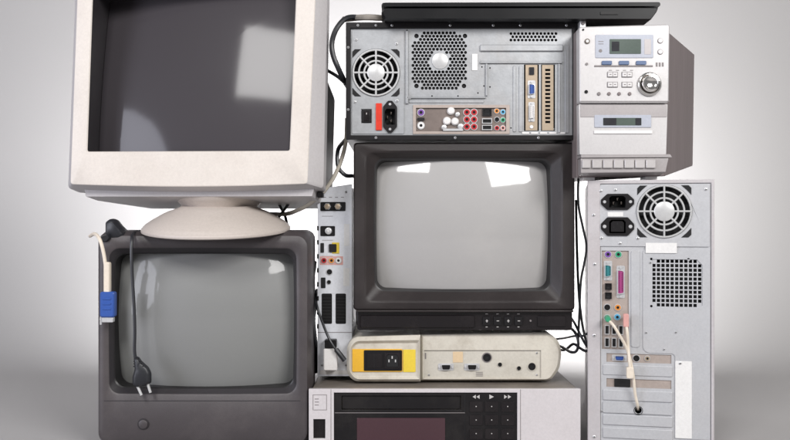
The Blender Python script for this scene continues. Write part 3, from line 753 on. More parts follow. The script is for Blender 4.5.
# ================================================================== BLACK DEVICE ON TOP
fr = Fr(0.0)
b = MB(fr)
b.loft([(rpoly([(385, 9), (657, 8.5), (655, 12.5), (650, 19.3), (386, 18.8), (383, 13)], 1.2, 3), -.002), (rpoly([(384, 7.5), (659, 7), (657, 12), (651, 20), (385, 19.5), (381, 13)], 1.5, 3), .003), (rpoly([(384, 7.5), (659, 7), (657, 12), (651, 20), (385, 19.5), (381, 13)], 1.5, 3), .29)], 'laptop', True, True)
T = thing('laptop', 'closed black laptop along the very top of the pile, above the computer case', 'laptop', (fr.X(520), .14, fr.Z(20)))
b.build('lower_body', T)
b = MB(fr)
b.loft([(rpoly([(383, 3), (660, 2.5), (660, 6.4), (382, 6.9)], 2, 3), -.002), (rpoly([(382, 2.4), (661, 1.9), (661, 6.2), (381, 6.7)], 2, 3), .003), (rpoly([(382, 2.4), (661, 1.9), (661, 6.2), (381, 6.7)], 2, 3), .29)], 'laptop', True, True)
b.build('lid', T)
for xx in (400, 570):
    b = MB(fr); b.box(xx - 6, xx + 6, 19.4, 21.6, .05, .07, 'black'); b.build('foot', T, bevel=.001)
b = MB(fr); b.rbox(600, 618, 12.2, 15, -.0035, -.001, .5, 'black'); b.build('latch', T)

# ================================================================== SLIM RECEIVER
fr = Fr(0.075)
T = thing('satellite_receiver', 'slim silver receiver standing on end left of the middle television, sockets facing out', 'receiver', (fr.X(334), .22, fr.Z(377)))
b = MB(fr)
b.box(318.5, 351.5, 187, 376.5, .0035, .24, 'slim')
b.build('case', T, bevel=.001)
b = MB(fr)
vh = [rpoly([(x0, 293.5), (x0 + 10.5, 293.5), (x0 + 10.5, 324), (x0, 324)], 1.5, 4) for x0 in (321.5, 335.5)]
b.plate(rpoly([(317.5, 189), (352, 184), (352, 376), (317.5, 376)], .8, 3), vh, .0, .0034, 'slim')
b.box(344, 349.5, 224, 246, -.0003, .0, 'white'); b.box(343.5, 349.5, 268, 286, -.0003, .0, 'white')
b.box(317.6, 352, 332, 332.6, -.0005, .0, 'mark_grey')
b.build('rear_panel', T, bevel=.0005)
b = MB(fr)
for x0 in (321.5, 335.5):
    b.box(x0, x0 + 10.5, 293.5, 324, .0015, .0034, 'void')
    for i in range(9): b.box(x0 + .8, x0 + 9.7, 295 + i * 3.2, 296.4 + i * 3.2, .0003, .0018, 'black')
b.build('vent', T)
b = MB(fr); b.rbox(320.5, 345.5, 202, 211, -.0015, .0005, 1, 'black', .0005)
for xx in (327.5, 338): b.turn(xx, 206.5, [(2, -.009), (2.6, -.0085), (2.6, -.001)], 'tan', 16); b.turn(xx, 206.5, [(.5, -.0095), (.7, -.0088)], 'tan', 8); b.turn(xx, 206.5, [(3.6, -.003), (3.6, -.0005)], 'steel', 6)
b.build('aerial_sockets', T)
b = MB(fr); b.rbox(320.5, 335, 226, 236, -.0015, .0005, 1, 'black', .0005); b.turn(328.5, 231, [(2.4, -.006), (3.2, -.0055), (3.8, -.001)], 'steel2', 20); b.turn(328.5, 231, [(1.1, -.0065), (1.2, -.0055)], 'white', 12); b.build('video_socket', T)
b = MB(fr); b.rbox(320.5, 324, 243, 252.5, -.0015, .0005, .6, 'void'); b.build('slot', T)
b = MB(fr); b.rbox(332, 339.3, 242.5, 253.5, -.001, .0005, .6, 'yellow', .0003); b.rbox(329, 336.5, 244, 252, -.003, -.0008, .8, 'void', .0004); b.build('yellow_socket', T)
b = MB(fr)
b.build if False else None
jack(T, fr, 324, 260.5, .0, 2.7, 'rca_red', 'phono_socket'); jack(T, fr, 331.5, 260.5, .0, 2.7, 'orange', 'phono_socket'); jack(T, fr, 338.5, 260.5, .0, 2.7, 'white_pl', 'phono_socket')
b = MB(fr); b.rbox(320, 343, 256.3, 264.8, -.0004, .0, .5, 'pink'); b.build('printed_field', T)
jack(T, fr, 329.5, 271.8, .0, 2.6, 'black', 'round_socket'); jack(T, fr, 329, 282, .0, 1.9, 'black', 'round_socket')
b = MB(fr); b.rbox(321, 325.5, 277.5, 288, -.001, .0005, .6, 'void'); b.build('slot', T)
b = MB(fr)
for i in range(8): b.box(317.0, 318.8, 226 + i * 14, 230.5 + i * 14, -.001, .002, 'black')
for i in range(4): b.box(323 + i * 6, 326 + i * 6, 197, 197.6, -.0003, .0, 'mark_grey')
for y in (216, 240, 256): b.box(322, 333, y, y + .4, -.0003, .0, 'mark_grey')
b.build('printed_marks', T)
b = MB(fr); b.rbox(320, 350, 370, 374, -.001, .0005, .5, 'white_pl'); b.build('lower_lip', T)
screw(T, fr, 346, 192, -.0, 1.2); screw(T, fr, 346, 365, -.0, 1.2); screw(T, fr, 322, 365, -.0, 1.2)

# white plug pushed into the receiver
T = thing('power_plug', 'white block plug with a black cap pushed into the slim silver receiver', 'plug', (fr.X(331), fr.d - .012, fr.Z(368)))
b = MB(fr); b.rbox(324.5, 338, 347, 368.5, -.022, -.0005, 1.4, 'white_pl', .0015); b.build('block', T)
b = MB(fr); b.rbox(325.5, 337, 338.5, 346.8, -.018, -.0005, 1, 'black', .001)
b.build('cap', T)
fr3 = fr
b = MB(fr); yy = fr.d
b.tube([(fr.X(314), yy + .05, fr.Z(292)), (fr.X(316.5), yy + .0, fr.Z(303)), (fr.X(321), yy - .012, fr.Z(316)), (fr.X(330), yy - .026, fr.Z(336)), (fr.X(339), yy - .027, fr.Z(350)), (fr.X(344), yy - .026, fr.Z(356))], .0021, 'rubber')
b.tube([(fr.X(337), yy - .026, fr.Z(347)), (fr.X(341), yy - .026, fr.Z(352)), (fr.X(345.5), yy - .025, fr.Z(358))], .0042, 'rubber')
b.build('cable', T)

# ================================================================== RIGHT TOWER
fr = Fr(0.0)
T = thing('computer_tower', 'upright pale silver computer tower with its rear panel out, under the stereo', 'computer', (fr.X(648), .2, 0))
b = MB(fr)
b.plate([(587.5, 180.5), (708, 180.5), (708, 446.5), (587.5, 446.5)], [[(600, 184), (705, 184), (705, 444), (600, 444)]], -.0015, .004, 'tower_edge')
b.box(588, 590, 182, 446, .0042, .36, 'tower_edge'); b.box(705.5, 707.5, 182, 446, .0042, .36, 'tower_edge')
b.box(590.05, 705.45, 181, 182.5, .0042, .36, 'tower_edge'); b.box(590.05, 705.45, 444.5, 446, .0042, .36, 'tower_edge'); b.box(590.05, 705.45, 182.55, 444.45, .345, .36, 'tower_edge')
b.build('outer_cover', T, bevel=.0012)
FC2 = (661, 211.5); R2 = 26
sq = lambda x, y: (abs(x - 669) < 19.5 and abs(y - 283) < 25 and (abs(x - 669) + abs(y - 283)) < 35)
holes = [circ(*FC2, R2, 40), inlet_hole(616.5, 202, 32, 16), inlet_hole(616.5, 226.5, 32, 18.5)]
holes += [h for h in [circ(x0, y0, 2.25, 4, PI / 4) for x0 in [651.5 + 4.3 * i for i in range(11)] for y0 in [260.5 + 4.3 * j for j in range(11)] if (max(0, 651.5 + 8.6 - x0) + max(0, 260.5 + 8.6 - y0) < 13 and max(0, x0 - 686) + max(0, 260.5 + 8.6 - y0) < 13 and max(0, 660.1 - x0) + max(0, y0 - 294.9) < 13 and max(0, x0 - 686) + max(0, y0 - 294.9) < 13)]]
holes += [[(601.5, 250.5), (627.5, 250.5), (627.5, 348.5), (601.5, 348.5)], [(606, 352.5), (668, 352.5), (668, 361.2), (606, 361.2)], [(606, 377.5), (668, 377.5), (668, 386), (606, 386)], circ(636.5, 408, 4, 18)]
holes += [circ(x, y, 1.2, 8) for x, y in ((631.5, 256), (649, 258.5), (649, 305), (632.5, 339), (684, 258.5))]
b = MB(fr)
b.plate([(600.3, 184.3), (704.7, 184.3), (704.7, 443.7), (600.3, 443.7)], holes, .0008, .0022, 'tower')
b.build('rear_panel', T)
b = MB(fr); b.box(601, 704, 185, 443, .012, .06, 'void'); b.build('inside', T)
b = MB(fr)
b.rbox(629.6, 638, 250, 346, -.0006, .0007, 2.5, 'tower', .0005)
b.plate(rpoly([(641, 249), (704, 249), (704, 434), (671.5, 434), (671.5, 351), (645, 351), (641, 347)], [3, 0, 0, 2, 4, 4, 3], 4), [circ(x, y, 1.5, 8) for x, y in ((649, 258.5), (649, 305), (684, 258.5))] + [[(650, 258.5), (692, 258.5), (697, 264), (697, 303), (692, 306), (654, 306), (650, 302)]], -.0006, .0007, 'tower')
b.build('pressed_panel', T, bevel=.0004)
b = MB(fr)
for i, y in enumerate((363.5, 388.5, 400.5, 413, 426)):
    b.rbox(602.5, 669, y, y + 10.5, -.0014 if i else -.0008, .0007, 1.2, 'tower', .0007) if y != 400.5 else b.plate(rpoly([(602.5, y), (669, y), (669, y + 11), (602.5, y + 11)], 1.2, 3), [circ(636.5, 408, 3.3, 16)], -.0014, .0007, 'tower')
b.build('slot_covers', T, bevel=.0003)
b = MB(fr); b.plate(rpoly([(592, 185.5), (703.5, 185.5), (703.5, 246), (592, 246)], 1, 3), [circ(*FC2, R2 + .5, 40), inlet_hole(616.5, 202, 32, 16), inlet_hole(616.5, 226.5, 32, 18.5)], -.0012, .0007, 'tower'); b.build('power_supply_plate', T, bevel=.0003)
fan_guard(T, fr, *FC2, R2 - .8, -.0006)
corner_slots(T, fr, *FC2, R2, -.0012)
power_inlet(T, fr, 616.5, 202, 32, 16, -.001, name='power_inlet')
power_inlet(T, fr, 616.5, 226.5, 32, 18.5, -.001, male=False, name='power_outlet')
b = MB(fr); b.rbox(607, 622, 212.2, 216.5, -.0018, -.001, .4, 'white'); b.build('sticker', T)['label'] = 'small white sticker between the power sockets'
b = MB(fr); b.rbox(643.5, 673, 242.5, 252.5, -.0022, -.0013, .4, 'white'); b.build('sticker', T)['label'] = 'white sticker under the fan'
b = MB(fr); b.rbox(671.5, 687, 358, 433.5, -.0013, -.0006, .6, 'white'); b.build('sticker', T)['label'] = 'tall white paper sticker low on the panel'
b = MB(fr); b.box(601, 628, 250, 349, .003, .0045, 'pinkplate'); b.build('io_shield', T)
jack(T, fr, 607.5, 254.2, .003, 3.0, 'purple', 'keyboard_socket'); jack(T, fr, 617.5, 254.2, .003, 3.0, 'green', 'mouse_socket')
dsub(T, fr, 607.5, 270.5, 12.5, 6.5, .003, 'teal', 'serial_port', True)
dsub(T, fr, 619.8, 281.5, 25, 6.5, .003, 'magenta', 'parallel_port', True)
for y in (283, 292): usb(T, fr, 604.5, 611, y, y + 6.5, .0005, 'usb_port', 'black', 'black')
for (x, y, c) in ((606.8, 307, 'black'), (617, 307, 'orange'), (606.8, 317.5, 'green'), (616.5, 316.5, 'skyblue')): jack(T, fr, x, y, .003, 2.9, c)
for x in (604.2, 611, 617.6):
    for y in (324.5, 337): usb(T, fr, x, x + 4.6, y, y + 9.3, .0005)
# card brackets
b = MB(fr); b.box(605.5, 669, 352.2, 361.5, .0025, .004, 'pinkplate'); co = b.build('card_bracket', T, bevel=.0002)
dsub(co, fr, 618.5, 357, 9, 5, .0025, 'vga', 'vga_port'); jack(co, fr, 634.8, 356.8, .0025, 3, 'black', 'video_socket'); jack(co, fr, 645.3, 356.8, .0025, 2.4, 'tan', 'round_socket')
b = MB(fr); b.box(605.5, 669, 377.2, 386.3, .0025, .004, 'pinkplate'); b.rbox(613.5, 629, 378, 385.5, -.0005, .003, .5, 'void'); b.build('card_bracket', T, bevel=.0002)
for x, y in ((600.5, 191), (614.5, 190), (593.5, 215), (601, 238), (619, 243), (636, 238), (594.5, 264), (594, 335), (594, 436), (676, 360), (700, 190)): screw(T, fr, x, y, -.0012 if x > 600 else -.0015, 1.5)
for x, y in ((644, 331), (661, 347), (648, 262), (672, 330), (601.5, 410)): screw(T, fr, x + (0), y, -.0006, 1.1)
for xx in (598, 697):
    for yy in (.02, .34):
        b = MB(fr); b.box(xx - 6, xx + 6, 445.8, 448, yy, yy + .03, 'black'); b.build('foot', T, bevel=.001)
b = MB(fr)
for xx in (598, 660): b.box(xx - 5, xx + 5, 178.2, 180.4, .01, .05, 'white_pl')
T2 = T

def swing(o, px, py, deg):      # turn a thing about the vertical through (px, py)
    a = math.radians(deg); d = o.location - Vector((px, py, 0))
    o.location = Vector((px + d.x * math.cos(a) - d.y * math.sin(a), py + d.x * math.sin(a) + d.y * math.cos(a), o.location.z)); o.rotation_euler.z = a
tower = T
# white audio leads plugged into the tower
T = thing('audio_cable', 'cream twin lead plugged into the pale tower and looping into its round hole', 'cable', (fr.X(622), -.01, fr.Z(408)))
def pt(x, y, dep): return (fr.X(x), fr.d + dep, fr.Z(y))
b = MB(fr)
b.tube([pt(607, 318, -.016), pt(612, 323, -.024), pt(618, 333, -.022), pt(625, 346, -.014), pt(629, 360, -.012), pt(631.5, 375, -.013), pt(633, 390, -.010), pt(635.5, 402, -.006), pt(636.5, 408, .006)], .0023, 'cable_cream')
b.tube([pt(624.5, 322, -.016), pt(625.5, 332, -.018), pt(626.5, 345, -.013), pt(627.5, 360, -.017), pt(629, 372, -.016)], .0023, 'cable_cream')
b.build('lead', T)
b = MB(fr); b.turn(607, 317.5, [(2.3, -.021), (2.9, -.019), (2.9, .001)], 'green', 16); b.build('jack_plug', T)['label'] = 'green audio plug'
b = MB(fr); b.rbox(621.5, 627, 312, 325, -.019, -.008, 1.5, 'pink', .001); b.turn(624.3, 316.5, [(1.6, -.009), (1.6, .004)], 'steel2', 12); b.build('jack_plug', T)['label'] = 'pale pink audio plug'
b = MB(fr); b.rbox(624.5, 631.5, 364, 375, -.020, -.012, 1.5, 'cable_cream', .001); b.build('cable_joint', T)
b = MB(fr); b.turn(636.5, 408, [(3.9, -.003), (4.4, -.002), (4.4, .001)], 'void', 20, False, False); b.build('grommet', T)
for o_ in (tower, T): swing(o_, fr.X(587.5), 0, -11.5)

# ================================================================== STEREO (right, above the tower)
fr = Fr(-0.01)
T = thing('stereo_system', 'silver mini stereo with round chrome knob and grey display, on the pale tower', 'stereo', (fr.X(625), .13, fr.Z(178.5)))
b = MB(fr)
# cabinet: brown sides, turned a little so the right side shows
b.v = []
def cab(b, pts_front, pts_back, y0, y1, m):
    b.loft([(pts_front, y0), (pts_back, y1)], m, True, True)
cab(b, [(578, 29), (667, 27), (667, 176), (578, 177)], [(578, 29), (744, 27), (742, 157), (578, 177)], .012, .23, 'stereo_side')
b.build('cabinet', T, bevel=.0015)
b = MB(fr)
for i in range(5):
    x = 671 + i * 1.2
b = MB(fr); b.prism(rpoly([(577.5, 28.5), (667.5, 26), (666.5, 104), (578, 104)], 2.5, 4), -.012, .0118, 'stereo'); b.build('upper_front', T, bevel=.002)
b = MB(fr); b.prism(rpoly([(578, 104.6), (666.5, 104.6), (665, 155), (579, 155)], 1.2, 4), -.006, .0118, 'stereo')
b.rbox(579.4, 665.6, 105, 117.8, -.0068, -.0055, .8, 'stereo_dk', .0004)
b.build('lower_front', T, bevel=.0015)
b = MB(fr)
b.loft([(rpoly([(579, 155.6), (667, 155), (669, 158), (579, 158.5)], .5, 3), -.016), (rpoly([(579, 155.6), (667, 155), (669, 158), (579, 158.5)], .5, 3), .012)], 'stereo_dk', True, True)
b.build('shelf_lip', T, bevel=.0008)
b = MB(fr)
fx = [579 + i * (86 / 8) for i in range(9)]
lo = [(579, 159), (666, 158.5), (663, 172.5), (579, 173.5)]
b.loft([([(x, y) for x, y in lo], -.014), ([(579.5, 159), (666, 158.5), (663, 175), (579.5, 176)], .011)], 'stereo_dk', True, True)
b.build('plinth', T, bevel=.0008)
for i in range(6):
    x0 = 590 + i * 10.6
    b = MB(fr); b.rbox(x0, x0 + 9.6, 160.3, 168.8, -.018, -.0138, .8, 'stereo_btn', .001); b.build('button', T)
b = MB(fr); b.rbox(580, 588.5, 160.3, 168.8, -.0175, -.0138, .8, 'stereo_btn', .001); b.build('button', T)
d0 = -.012
b = MB(fr); b.rbox(593.5, 651, 36.5, 59.5, d0 - .0012, d0 + .001, 1, 'stereo_panel', .0005); b.box(641.5, 649.5, 38.5, 57.5, d0 - .0016, d0 - .001, 'bluebtn') if False else None; pn = b.build('display_window', T)
b = MB(fr); b.rbox(607.5, 638.5, 41, 55.5, d0 - .002, d0 - .001, .6, 'lcd'); b.build('display', pn)
b = MB(fr)
b.rbox(609.5, 617, 43.5, 53, d0 - .0023, d0 - .0019, .3, 'lcd_dark'); b.build('display_segment', pn)
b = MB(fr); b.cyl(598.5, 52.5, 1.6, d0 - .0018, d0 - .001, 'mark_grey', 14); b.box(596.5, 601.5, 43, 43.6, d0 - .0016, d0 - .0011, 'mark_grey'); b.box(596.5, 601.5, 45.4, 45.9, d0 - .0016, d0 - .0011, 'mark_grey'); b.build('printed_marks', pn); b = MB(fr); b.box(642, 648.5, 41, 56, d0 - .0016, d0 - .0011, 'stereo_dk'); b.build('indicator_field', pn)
b = MB(fr); b.turn(585.5, 43, [(1.2, d0 - .0005), (1.3, d0 - .002), (2.5, d0 - .002), (2.9, d0 + .001)], 'knob_dark', 20); b.turn(585.5, 43, [(1.4, d0 - .0024), (1.5, d0 - .002)], 'white', 16); b.build('power_button', T)
for y in (42.5, 53.5):
    b = MB(fr); b.turn(657.8, y, [(2, d0 - .0022), (2.4, d0 - .0015), (2.4, d0 + .001)], 'stereo', 20); b.turn(657.8, y, [(2.7, d0 - .0006), (2.9, d0 + .0005)], 'mark_grey', 20); b.build('button', T)
for x in (585,):
    b = MB(fr); b.cyl(x, 65.5, 1.3, d0 - .0016, d0 + .001, 'mark_grey', 14); b.build('indicator_lamp', T)
b = MB(fr); b.turn(584.5, 93, [(1, d0 - .0004), (1.6, d0 - .0016), (1.9, d0 + .001)], 'void', 16); b.build('headphone_socket', T)
for i, x in enumerate((604.8, 621.8, 638.8)):
    b = MB(fr); b.rbox(x - 5, x + 5, 62.5, 66.4, d0 - .0026, d0 + .001, .8, 'bluebtn', .0006); b.build('button', T)['label'] = 'slate blue button under the display'
b = MB(fr); b.rbox(592.5, 650.5, 66.7, 68.4, d0 - .0008, d0 + .001, .3, 'mark_grey', .0003); b.build('trim_strip', T)
b = MB(fr)
for i in range(3): b.box(653.5 + i * 3, 655.3 + i * 3, 64, 68, d0 - .0004, d0 - .0001, 'mark_grey')
for i, x in enumerate((609, 616, 623, 630)): b.box(x - 2, x + 1, 71.4, 72, d0 - .0004, d0 - .0001, 'mark_grey')
b.build('printed_marks', T)
for x in (610.5, 624.8):
    for y in (76, 86):
        b = MB(fr); b.rbox(x - 5.4, x + 5.4, y - 2.9, y + 2.9, d0 - .0003, d0 + .001, .6, 'mark_grey'); b.rbox(x - 4.8, x + 4.8, y - 2.3, y + 2.3, d0 - .0024, d0 - .0002, .6, 'stereo', .0005)
        b.box(x - .2, x + .2, y - 2, y + 2, d0 - .0027, d0 - .0023, 'mark_grey'); b.box(x - 3.2, x - 1.4, y - .4, y + .3, d0 - .0027, d0 - .0023, 'mark_grey'); b.box(x + 1.4, x + 3.2, y - .4, y + .3, d0 - .0027, d0 - .0023, 'mark_grey')
        b.build('button', T)
for x in (597, 607, 617, 627.5):
    b = MB(fr); b.turn(x, 95, [(1.3, d0 - .0022), (1.7, d0 - .0015), (1.7, d0 + .001)], 'stereo_side' if x > 600 else 'mark_grey', 16); b.build('button', T)
b = MB(fr)
b.turn(647, 85.5, [(11.8, d0 - .001), (11.8, d0 - .003), (10.6, d0 - .005), (9.6, d0 - .005)], 'knob', 48, False, False)
b.turn(647, 85.5, [(9.6, d0 - .005), (9.2, d0 - .002)], 'knob_dark', 48, False, True)
b.turn(647, 85.5, [(4.2, d0 - .010), (6.3, d0 - .0125), (7.6, d0 - .012), (8.4, d0 - .009), (8.6, d0 - .001)], 'knob', 48)
b.build('volume_knob', T, sharp=50)
d1 = -.006
b = MB(fr); b.rbox(593.5, 650, 115.5, 128, d1 - .0016, d1 + .001, .8, 'stereo_panel', .0006); wi = b.build('cassette_window', T)
b = MB(fr); b.rbox(602, 640, 118.5, 126, d1 - .002, d1 - .0012, .6, 'lcd'); b.rbox(602.3, 615, 118.8, 125.7, d1 - .0024, d1 - .0019, .5, 'lcd_dark'); b.rbox(634, 639.7, 118.8, 125.7, d1 - .0024, d1 - .0019, .5, 'lcd_dark'); b.build('glass', wi)
b = MB(fr); b.rbox(593, 651, 131, 134.3, d1 - .002, d1 + .001, .5, 'white', .0005); b.build('trim_strip', T)
b = MB(fr); b.cyl(581.5, 31.5, 1, d0 - .0012, d0 + .001, 'void', 10); b.build('screw', T)
b = MB(fr); b.box(579, 667, 102, 102.6, d0 - .0004, d0 + .0, 'mark_grey'); b.build('panel_seam', T)
for x in (592, 655):
    b = MB(fr); b.box(x - 6, x + 6, 174.5, 179.6, .02, .05, 'white_pl'); b.build('foot', T, bevel=.0008)
# side rear vent notches
b = MB(fr)
for i in range(4):
    b.box(672 + i * 3, 673.2 + i * 3, 33, 37, .02, .03, 'void')
stereo = T

# ================================================================== CABLES
def cable(name, label, pts, r, m='rubber', cat='cable', build=True, fr=Fr(0), group=None):
    b = MB(fr); b.tube([(Fr(d).X(x), d, Fr(d).Z(y)) for x, y, d in pts], r, m)
    if not build: return b
    return single(recentre(b.build(name)), label, cat, group)
def PT(x, y, d): return (Fr(d).X(x), d, Fr(d).Z(y))

# hanging mains lead with two-pin plug, left
T = thing('mains_lead', 'black mains lead with two-pin plug hanging over the charcoal television screen', 'power cord', PT(140, 385, -.02))
b = MB(Fr(0)); b.tube([PT(151, 231, .06), PT(141, 231.5, .04), PT(134.5, 232.5, .012), PT(132, 238, -.012), PT(131.5, 256, -.018), PT(132.5, 280, -.018), PT(134, 305, -.018), PT(134.8, 330, -.018), PT(134.5, 350, -.018), PT(136, 362, -.018)], .0026, 'rubber')
b.build('cord', T)
fp = Fr(-.018)
b = MB(fp)
sh = [(133.8, 357), (138, 356), (140.5, 360), (148.5, 367), (151.5, 373), (151.5, 382.5), (146, 385.5), (136, 387), (132.5, 384), (132.5, 377), (135, 368)]
c0 = (142, 374)
b.loft([(rpoly([(c0[0] + (x - c0[0]) * .62, c0[1] + (y - c0[1]) * .8) for x, y in sh], 1.5, 3), -.0075), (rpoly([(c0[0] + (x - c0[0]) * .92, c0[1] + (y - c0[1]) * .95) for x, y in sh], 1.5, 3), -.0045), (rpoly(sh, 1.5, 3), 0), (rpoly([(c0[0] + (x - c0[0]) * .92, c0[1] + (y - c0[1]) * .95) for x, y in sh], 1.5, 3), .0045), (rpoly([(c0[0] + (x - c0[0]) * .62, c0[1] + (y - c0[1]) * .8) for x, y in sh], 1.5, 3), .0065)], 'rubber', True, True)
for i in range(4): b.tube([(fp.X(134.3 - .2 * i + .3), fp.d - .0035, fp.Z(358.5 + i * 2.5)), (fp.X(140 + i * 1.6), fp.d - .0068, fp.Z(357.6 + i * 2.6))], .0009, 'black')
b.build('plug', T, sharp=60)
for x0, y0, x1, y1 in ((137.5, 386, 141.5, 395), (147.8, 384, 150.5, 392.5)):
    b = MB(fp); b.tube([(fp.X(x0), fp.d, fp.Z(y0)), (fp.X((x0 + x1) / 2), fp.d, fp.Z((y0 + y1) / 2)), (fp.X(x1), fp.d, fp.Z(y1))], .0022, 'chrome'); b.build('pin', T)

# connector lump lying on the television
T = thing('power_connector', 'bulky black connector lying on top of the charcoal television, left of the monitor stand', 'connector', PT(112, 231.5, .04))
fq = Fr(.012)
b = MB(fq)
def blob(b, fr, pts, r, y0, y1, m):
    cx = sum(p[0] for p in pts) / len(pts); cy = sum(p[1] for p in pts) / len(pts)
    sc = lambda f: rpoly([(cx + (x - cx) * f, cy + (y - cy) * f) for x, y in pts], r, 3)
    ym = (y0 + y1) / 2
    b.loft([(sc(.7), y0), (sc(.93), y0 + (ym - y0) * .35), (sc(1), ym), (sc(.93), ym + (y1 - ym) * .65), (sc(.7), y1)], m, True, True)
blob(b, fq, [(106, 222), (110, 218.5), (115, 219), (118.5, 224), (124.5, 230), (126, 236), (122, 239.5), (111, 240), (106, 238)], 1.5, -.012, .024, 'rubber')
b.build('body', T, sharp=60)
b = MB(fq); blob(b, fq, [(103, 236), (112, 233), (114, 238), (110, 242), (103, 242)], 1.2, -.018, .01, 'rubber'); b.build('strain_relief', T, sharp=60)
b = MB(fq); b.tube([(fq.X(124), fq.d + .002, fq.Z(236)), (fq.X(130), fq.d, fq.Z(237)), (fq.X(137), fq.d + .012, fq.Z(232)), (fq.X(146), fq.d + .05, fq.Z(229.5))], .0026, 'rubber'); b.build('cord', T)

# blue video connector hanging at the far left
T = thing('video_cable', 'cream cable with a blue plug hanging at the left edge of the charcoal television', 'cable', PT(108, 322, -.02))
fv = Fr(-.02)
b = MB(fv); b.tube([PT(90, 236, .03), PT(95, 234, .0), PT(100, 240, -.02), PT(104, 255, -.022), PT(106.5, 275, -.022), PT(107.5, 292, -.02)], .0029, 'cable_cream'); b.build('cord', T)
b = MB(fv); b.rbox(104.3, 110.5, 262, 293, -.005, .004, 2, 'cable_cream', .0015); b.build('strain_relief', T)
b = MB(fv); b.rbox(101, 115.5, 291.5, 317, -.007, .006, 2.5, 'vga', .002); 
for i in range(3): b.rbox(104, 112.5, 297 + 5 * i, 299.5 + 5 * i, -.008, -.0065, .8, 'vga', .0006)
b.build('plug_body', T)
b = MB(fv); b.rbox(102.5, 114, 317.2, 322, -.005, .004, 1, 'steel2', .0006); b.build('metal_shell', T)
b = MB(fv); b.cyl(101, 319, 1, -.003, .002, 'steel2', 10); b.rbox(100.2, 102, 316.5, 324.5, -.002, .0005, .5, 'steel2'); b.build('thumbscrew', T)

cable('signal_cable', 'grey-beige cable curving from the big monitor down past the slim receiver', [(347, 118, .10), (346, 140, .10), (342, 158, .07), (335, 175, .05), (325, 190, .04), (311, 203, .04), (298, 210, .06), (286, 214, .10), (270, 214, .14)], .0034, 'cable_grey')
cable('power_lead', 'black lead bowing out left of the silver computer case, below the laptop', [(378, 18.5, .06), (362, 17.5, .045), (347, 18, .03), (337, 28, .02), (332, 42, .02), (333, 55, .02), (339, 70, .025), (345, 82, .05), (350, 90, .1)], .0042)
cable('thin_lead', 'thin black lead running from behind the monitor to the side of the silver case', [(320, 67, .12), (330, 72, .08), (338, 77, .05), (346, 84, .05), (352, 90, .1)], .0028)
cable('stubby_lead', 'short black lead slanting down to the right behind the monitor stand', [(272, 196, .12), (277, 201, .11), (281, 208, .11), (285, 216, .12), (287, 224, .13)], .0024)
cable('stubby_lead', 'short black lead slanting down to the left behind the monitor stand', [(293, 197, .10), (289, 203, .095), (284, 210, .10), (279, 217, .12), (275, 225, .14)], .0024)
cable('dusty_sleeve', 'dusty grey-brown cable lying flat on the silver case beside the laptop end', [(344, 19.5, .08), (352, 18.5, .05), (362, 17.5, .03), (372, 17.5, .025), (380, 18, .03), (390, 18.5, .06)], .0050, 'sleeve')
cable('dark_cable_loop', 'black cable bend between the silver case, monitor and slim receiver top', [(345, 140, .12), (338, 150, .07), (338, 166, .06), (345, 175, .06), (353, 176, .08)], .0034)
# right gap
grp = 'thin black leads between the middle television and the pale tower'
cable('hanging_lead', 'long thin black lead running down the gap left of the stereo and tower', [(583.5, 20, .03), (582, 60, .05), (583, 110, .05), (582.5, 150, .05), (578.5, 180, .05), (578.5, 205, .05), (583, 228, .05), (586.5, 246, .05), (584.5, 262, .05), (581, 280, .05), (579.5, 310, .05), (578, 345, .06)], .0019, group=None)
lab = ['tangled black lead curling low in the gap right of the middle television'] * 5
gt = 'tangled leads low in the gap'
for pts, r in (([(566, 312, .15), (574, 322, .08), (580, 334, .05), (586, 345, .05), (593, 352, .07)], .0021),
               ([(576, 200, .12), (577, 250, .11), (579, 296, .09), (583, 328, .07), (588, 346, .06), (594, 356, .08)], .0021),
               ([(550, 322, .20), (562, 325, .15), (573, 330, .07), (578, 340, .05), (577, 350, .055), (571, 352, .07), (560, 346, .14), (545, 342, .22)], .0024),
               ([(548, 340, .24), (564, 338, .15), (574, 336, .08), (582, 336, .06), (588, 333, .06), (596, 329, .08)], .0019),
               ([(545, 345, .24), (563, 350, .15), (573, 344, .08), (580, 348, .06), (587, 351, .06), (596, 346, .09)], .0023)):
    cable('tangled_lead', lab[0], pts, r, group=gt)
# left gap
cable('back_lead', 'black lead dropping behind the charcoal television at the left of the slim receiver', [(315, 262, .16), (312.5, 285, .12), (316, 300, .08), (313.5, 318, .07), (315, 338, .07), (316.5, 350, .09), (316, 372, .12)], .0034)

# bolt on the laptop-stereo gap
fr = Fr(.01)
b = MB(fr); b.rbox(580, 586, 20, 29.5, .0, .02, .8, 'steel2', .0008); b.turn(583, 23.5, [(1.3, -.002), (1.8, -.001), (1.8, .001)], 'mark_grey', 12)
single(recentre(b.build('metal_bracket')), 'small silver bracket standing under the laptop at the stereo corner', 'bracket')

# ------------------------------------------------------------------ small turns that make the pile casual
stereo.rotation_euler.z = 0

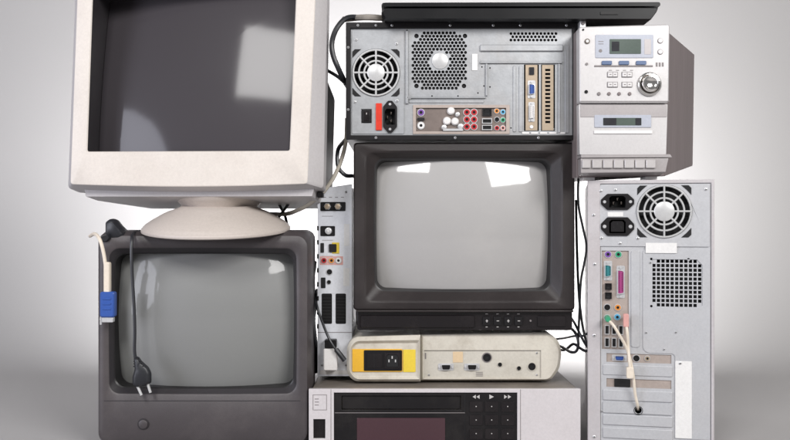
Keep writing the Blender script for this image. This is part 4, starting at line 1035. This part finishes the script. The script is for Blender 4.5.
# ================================================================== LIGHT
def area(name, loc, target, sx, sy, power, col=(1, 1, 1), shape='RECTANGLE', spread=180):
    l = bpy.data.lights.new(name, 'AREA'); l.shape = shape; l.size = sx; l.size_y = sy; l.energy = power; l.color = col
    l.spread = math.radians(spread)
    o = bpy.data.objects.new(name, l); C.objects.link(o); o.location = loc
    o.rotation_euler = (Vector(target) - Vector(loc)).to_track_quat('-Z', 'Y').to_euler()
    return o
area('softbox_right', (1.55, -2.15, 1.70), (0.1, 0, .4), 1.35, .8, 68, (1, .985, .97))
area('softbox_left', (-.8, -2.2, 2.0), (0, 0, .35), .76, .76, 36, (1, .985, .97))
area('round_reflector', (-2.4, -1.45, .72), (-.3, 0, .4), 1.35, 1.35, 36, (.86, .88, 1), 'DISK')
for x, z, p in ((-.42, .32, 34), (.02, .36, 34), (.47, .32, 34)):  # lamps added out of sight behind the pile, backdrop white mid, grey at sides
    l = bpy.data.lights.new('added_backdrop_spot', 'SPOT'); l.energy = p; l.spot_size = math.radians(165); l.spot_blend = 1; l.shadow_soft_size = .03
    o = bpy.data.objects.new('added_backdrop_spot', l); C.objects.link(o); o.location = (x, .50, z); o.rotation_euler = (math.radians(100), 0, 0)
w = bpy.data.worlds.new('World'); bpy.context.scene.world = w; w.use_nodes = True
w.node_tree.nodes['Background'].inputs[0].default_value = (.9, .9, .9, 1)
w.node_tree.nodes['Background'].inputs[1].default_value = .24

# ================================================================== CAMERA
cam = bpy.data.cameras.new('camera'); co = bpy.data.objects.new('camera', cam); C.objects.link(co)
co.location = (0, -D, CZ); co.rotation_euler = (PI / 2, 0, 0)
cam.sensor_width = 36; cam.lens = 36 * D / (790 * S); cam.clip_end = 50; cam.clip_start = .05
sc = bpy.context.scene; sc.camera = co
sc.view_settings.view_transform = 'Standard'; sc.view_settings.look = 'None'; sc.view_settings.exposure = 0; sc.view_settings.gamma = 1
sc.render.resolution_x = 1024; sc.render.resolution_y = 570
for o in bpy.data.objects:
    if '_o' in o: del o['_o']
